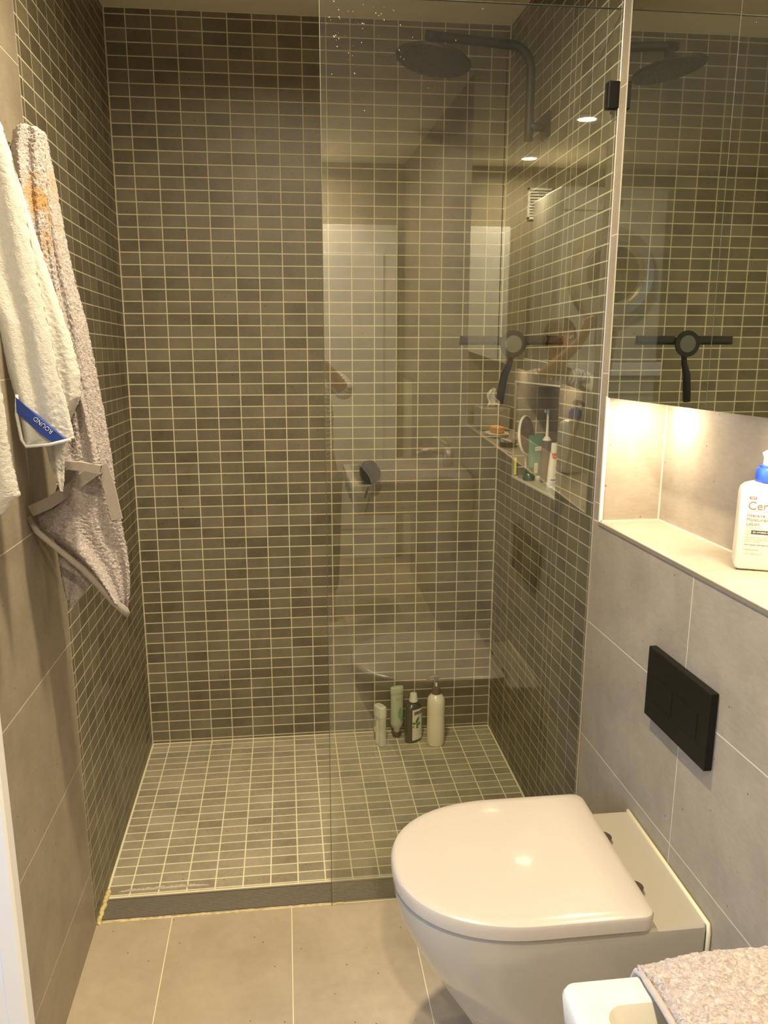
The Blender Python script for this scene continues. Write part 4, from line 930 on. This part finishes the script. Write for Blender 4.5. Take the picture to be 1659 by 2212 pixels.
rib = pyd('ribbon', [(0.0862, -1.4275, 1.3803), (0.0852, -1.4275, 1.3560), (0.1200, -1.4255, 1.3200), (0.1345, -1.4245, 1.3072), (0.1560, -1.4240, 1.3105), (0.1240, -1.4265, 1.3415),
                     (0.0862, -1.4150, 1.3803), (0.0852, -1.4150, 1.3560), (0.1200, -1.4150, 1.3200), (0.1345, -1.4150, 1.3072), (0.1560, -1.4150, 1.3105), (0.1240, -1.4150, 1.3415)],
          [(0, 1, 2, 3, 4, 5)]+[(k, (k+1) % 6, 6+(k+1) % 6, 6+k) for k in range(6)], M['bandblue'], wt); fix_norm(rib.data)
rib['label'] = 'navy ribbon with woven silver letters'
an = math.atan2(1.3105-1.3700, 0.1500-0.0862)
text('woven_text', 'ROUND', 0.0098, M['silverink'], rib, Matrix.Translation((0.1335, -1.4292, 1.3185)) @ Matrix.Rotation(PI/2, 4, 'X') @ Matrix.Rotation(an+PI, 4, 'Z') @ Matrix.Translation((0, -0.0095, 0)), 0.0006)
w2 = drape('white_face_towel', white_left, -1.445, 0.016, M['cotton'], None, folds=0.8, amp=0.004, seed=0.2, nzr=120, nx=36, **kw)
tag(w2, 'white cotton towel cut by the left picture edge, lower than the ribboned one', 'towel', 'towels hanging on the left wall')
for (y, z, lab) in ((-1.15, 1.80, 'small black wall hook hidden under the mauve bath towel'), (-1.37, 1.77, 'small black wall hook behind the white towel')):
    h = thing('towel_hook', lab, 'hook', 'wall hooks under the towels', (0, 0, 0))
    box('wall_plate', (0.0025, y-0.015, z-0.03), (0.007, y+0.015, z+0.03), M['blackmetal'], h, False, 0.001)
    tube('peg', [(0.006, y, z-0.01), (0.028, y, z-0.008), (0.034, y, z+0.008)], 0.0045, M['blackmetal'], h, 12)

# ================================================================ PERSON HOLDING THE PHONE (seen mirrored in the glass)
def skin(name, pts, edges, mat, parent=None, sub=1, root=0):
    """pts: list of (xyz, radius)"""
    me = bpy.data.meshes.new(name+'_s'); me.from_pydata([p[0] for p in pts], edges, []); me.update()
    o = bpy.data.objects.new(name+'_s', me); COL.objects.link(o)
    md = o.modifiers.new('skin', 'SKIN'); md.use_smooth_shade = True
    sv = me.skin_vertices[0].data
    for i, p in enumerate(pts):
        rr = p[1] if isinstance(p[1], tuple) else (p[1], p[1]); sv[i].radius = rr; sv[i].use_root = (i == root)
    ms = o.modifiers.new('sub', 'SUBSURF'); ms.levels = sub; ms.render_levels = sub
    dg = bpy.context.evaluated_depsgraph_get(); m2 = bpy.data.meshes.new_from_object(o.evaluated_get(dg))
    bpy.data.objects.remove(o, do_unlink=True); m2.materials.clear()
    return link(name, m2, mat, parent, True)
BX, BY = 0.62, -3.14
P = []; E_ = []
def pt(x, y, z, r_): P.append(((x, y, z), r_)); return len(P)-1
def ch(*idx):
    for a, b in zip(idx, idx[1:]): E_.append((a, b))
pel = pt(BX, BY, 0.78, (0.135, 0.10)); wai = pt(BX, BY+0.005, 0.93, (0.115, 0.085)); che = pt(BX, BY+0.01, 1.10, (0.130, 0.095)); nb = pt(BX, BY+0.01, 1.225, (0.075, 0.06)); nk = pt(BX, BY+0.02, 1.28, 0.047)
h1 = pt(BX-0.005, BY+0.035, 1.335, (0.060, 0.072)); h2 = pt(BX-0.01, BY+0.035, 1.40, (0.073, 0.088)); h3 = pt(BX-0.01, BY+0.025, 1.465, (0.070, 0.086)); h4 = pt(BX-0.01, BY+0.02, 1.505, (0.045, 0.055))
ch(pel, wai, che, nb, nk, h1, h2, h3, h4)
arms = {}
for s_, hand, elbow in ((1, (0.575, -2.850, 1.43), (0.80, -3.00, 1.17)), (-1, (0.445, -2.850, 1.43), (0.42, -3.03, 1.15))):
    sh = pt(BX+s_*0.155, BY, 1.205, 0.052); el = pt(*elbow, 0.036); fa = pt(*[elbow[i]*0.55+hand[i]*0.45 for i in range(3)], 0.034); wr_ = pt(*[elbow[i]*0.10+hand[i]*0.90 for i in range(3)], 0.023)
    ch(nb, sh, el, fa, wr_); pm = pt(hand[0]-s_*0.004, hand[1], hand[2]+0.035, (0.034, 0.018)); ch(wr_, pm)
    # four fingers behind the phone, thumb on its side
    for k in range(4):
        b0 = pt(hand[0]+s_*(0.012-0.002*k), hand[1]+0.012, hand[2]+0.028+0.018*k, 0.0088); b1 = pt(hand[0]-s_*0.012, hand[1]+0.034-0.001*k, hand[2]+0.036+0.018*k, 0.0080); b2 = pt(hand[0]-s_*(0.030-0.003*abs(k-1.5)), hand[1]+0.033, hand[2]+0.040+0.018*k, 0.0068)
        ch(pm, b0, b1, b2)
    t0 = pt(hand[0]-s_*0.010, hand[1]-0.008, hand[2]+0.020, 0.011); t1_ = pt(hand[0]-s_*0.026, hand[1]-0.006, hand[2]+0.040, 0.0095); t2_ = pt(hand[0]-s_*0.036, hand[1]+0.000, hand[2]+0.056, 0.0080)
    ch(wr_, t0, t1_, t2_); arms[s_] = (P[sh][0], elbow, P[fa][0], P[wr_][0])
for s_ in (1, -1):
    hp = pt(BX+s_*0.085, BY, 0.72, (0.082, 0.085)); kn = pt(BX+s_*0.095, BY+0.015, 0.42, 0.055); cf = pt(BX+s_*0.095, BY-0.005, 0.30, 0.052); an_ = pt(BX+s_*0.095, BY-0.01, 0.075, 0.034); ft_ = pt(BX+s_*0.10, BY+0.06, 0.038, (0.038, 0.030)); toe = pt(BX+s_*0.105, BY+0.13, 0.028, (0.036, 0.020))
    ch(pel, hp, kn, cf, an_, ft_, toe)
body = skin('person', P, E_, M['skin'], None, 2)
tag(body, 'person in a white striped shirt holding up a phone, mirrored in the glass', 'person')
SP = []; SE = []
def sp_(p, r_): SP.append((p, r_)); return len(SP)-1
m = M['stripe'] = bpy.data.materials.new('striped_shirt'); m.use_nodes = True; nt = m.node_tree; b_ = nt.nodes['Principled BSDF']; b_.inputs['Roughness'].default_value = 0.9
geo = nt.nodes.new('ShaderNodeNewGeometry'); wv = nt.nodes.new('ShaderNodeTexWave'); wv.inputs['Scale'].default_value = 26; wv.bands_direction = 'DIAGONAL'; wv.inputs['Distortion'].default_value = 1.5
cr = nt.nodes.new('ShaderNodeValToRGB'); cr.color_ramp.elements[0].position = 0.35; cr.color_ramp.elements[0].color = (0.35, 0.36, 0.38, 1); cr.color_ramp.elements[1].position = 0.5; cr.color_ramp.elements[1].color = (0.85, 0.84, 0.80, 1)
nt.links.new(geo.outputs['Position'], wv.inputs['Vector']); nt.links.new(wv.outputs['Fac'], cr.inputs[0]); nt.links.new(cr.outputs[0], b_.inputs['Base Color'])
a = sp_((BX, BY, 0.74), (0.150, 0.115)); b = sp_((BX, BY+0.005, 0.93), (0.132, 0.100)); c = sp_((BX, BY+0.01, 1.10), (0.146, 0.110)); d = sp_((BX, BY+0.01, 1.222), (0.088, 0.070))
SE += [(a, b), (b, c), (c, d)]
for s_ in (1, -1):
    sh, el, fa, wr_ = arms[s_]; q0 = sp_(sh, 0.064); q1 = sp_(el, 0.050); q2 = sp_(tuple(el[i]*0.7+fa[i]*0.3 for i in range(3)), 0.047); SE += [(d, q0), (q0, q1), (q1, q2)]
skin('shirt', SP, SE, M['stripe'], body, 2)
TP = []; TE = []
def tp_(p, r_): TP.append((p, r_)); return len(TP)-1
a = tp_((BX, BY, 0.80), (0.146, 0.110))
for s_ in (1, -1):
    q = [tp_((BX+s_*0.085, BY, 0.71), (0.092, 0.095)), tp_((BX+s_*0.095, BY+0.015, 0.42), 0.066), tp_((BX+s_*0.095, BY-0.005, 0.11), 0.054)]
    TE += [(a, q[0]), (q[0], q[1]), (q[1], q[2])]
skin('trousers', TP, TE, M['denim'], body, 2)
# face and hair
FX, FY, FZ = BX-0.01, BY+0.035, 1.415
for s_ in (-1, 1):
    lathe('eye', [(0.0, -0.010), (0.007, -0.007), (0.011, 0), (0.007, 0.007), (0.0, 0.010)], M['wplastic'], body, 16, (FX+s_*0.030, FY+0.078, FZ+0.005))
    lathe('pupil', [(0.0, -0.005), (0.005, -0.003), (0.005, 0.003), (0.0, 0.005)], M['hair'], body, 12, (FX+s_*0.030, FY+0.0875, FZ+0.005))
    superloft('ear', [(-0.028, 0.004, 0.010, 2), (-0.01, 0.008, 0.016, 2), (0.012, 0.009, 0.020, 2), (0.028, 0.004, 0.012, 2)], M['skin'], body, 20, 0, (FX+s_*0.077, FY-0.005, FZ-0.005))
    tube('eyebrow', [(FX+s_*0.014, FY+0.090, FZ+0.024), (FX+s_*0.030, FY+0.088, FZ+0.030), (FX+s_*0.046, FY+0.078, FZ+0.024)], 0.0032, M['hair'], body, 8)
superloft('nose', [(-0.040, 0.004, 0.004, 2), (-0.032, 0.016, 0.020, 2), (-0.015, 0.010, 0.016, 2), (0.010, 0.006, 0.008, 2)], M['skin'], body, 20, 0, (FX, FY+0.086, FZ+0.002))
tube('mouth', [(FX-0.024, FY+0.078, FZ-0.055), (FX, FY+0.088, FZ-0.057), (FX+0.024, FY+0.078, FZ-0.055)], [0.003, 0.006, 0.003], M['pink'], body, 10)
V = []; F = []; nu, nv = 28, 14
for j in range(nv+1):
    ph = PI*0.62*j/nv
    for k in range(nu):
        th = 2*PI*k/nu; front = math.sin(th)
        p2 = min(ph, PI*0.34) if front > 0.25 else ph
        V.append((FX+0.082*math.sin(p2)*math.cos(th), FY-0.012+0.100*math.sin(p2)*math.sin(th), FZ+0.005+0.108*math.cos(p2)))
for j in range(nv):
    for k in range(nu): F.append((j*nu+k, (j+1)*nu+k, (j+1)*nu+(k+1) % nu, j*nu+(k+1) % nu))
o = pyd('hair', V, F, M['hair'], body, True)
ph_ = thing('phone', 'dark phone held up by the person, mirrored in the glass', 'phone', None, (0.51, -2.812, 1.46))
box('body', (-0.036, -0.004, -0.075), (0.036, 0.004, 0.072), M['black'], ph_, False, 0.003)
box('screen', (-0.033, -0.0048, -0.071), (0.033, -0.0040, 0.068), M['darkglass'], ph_)
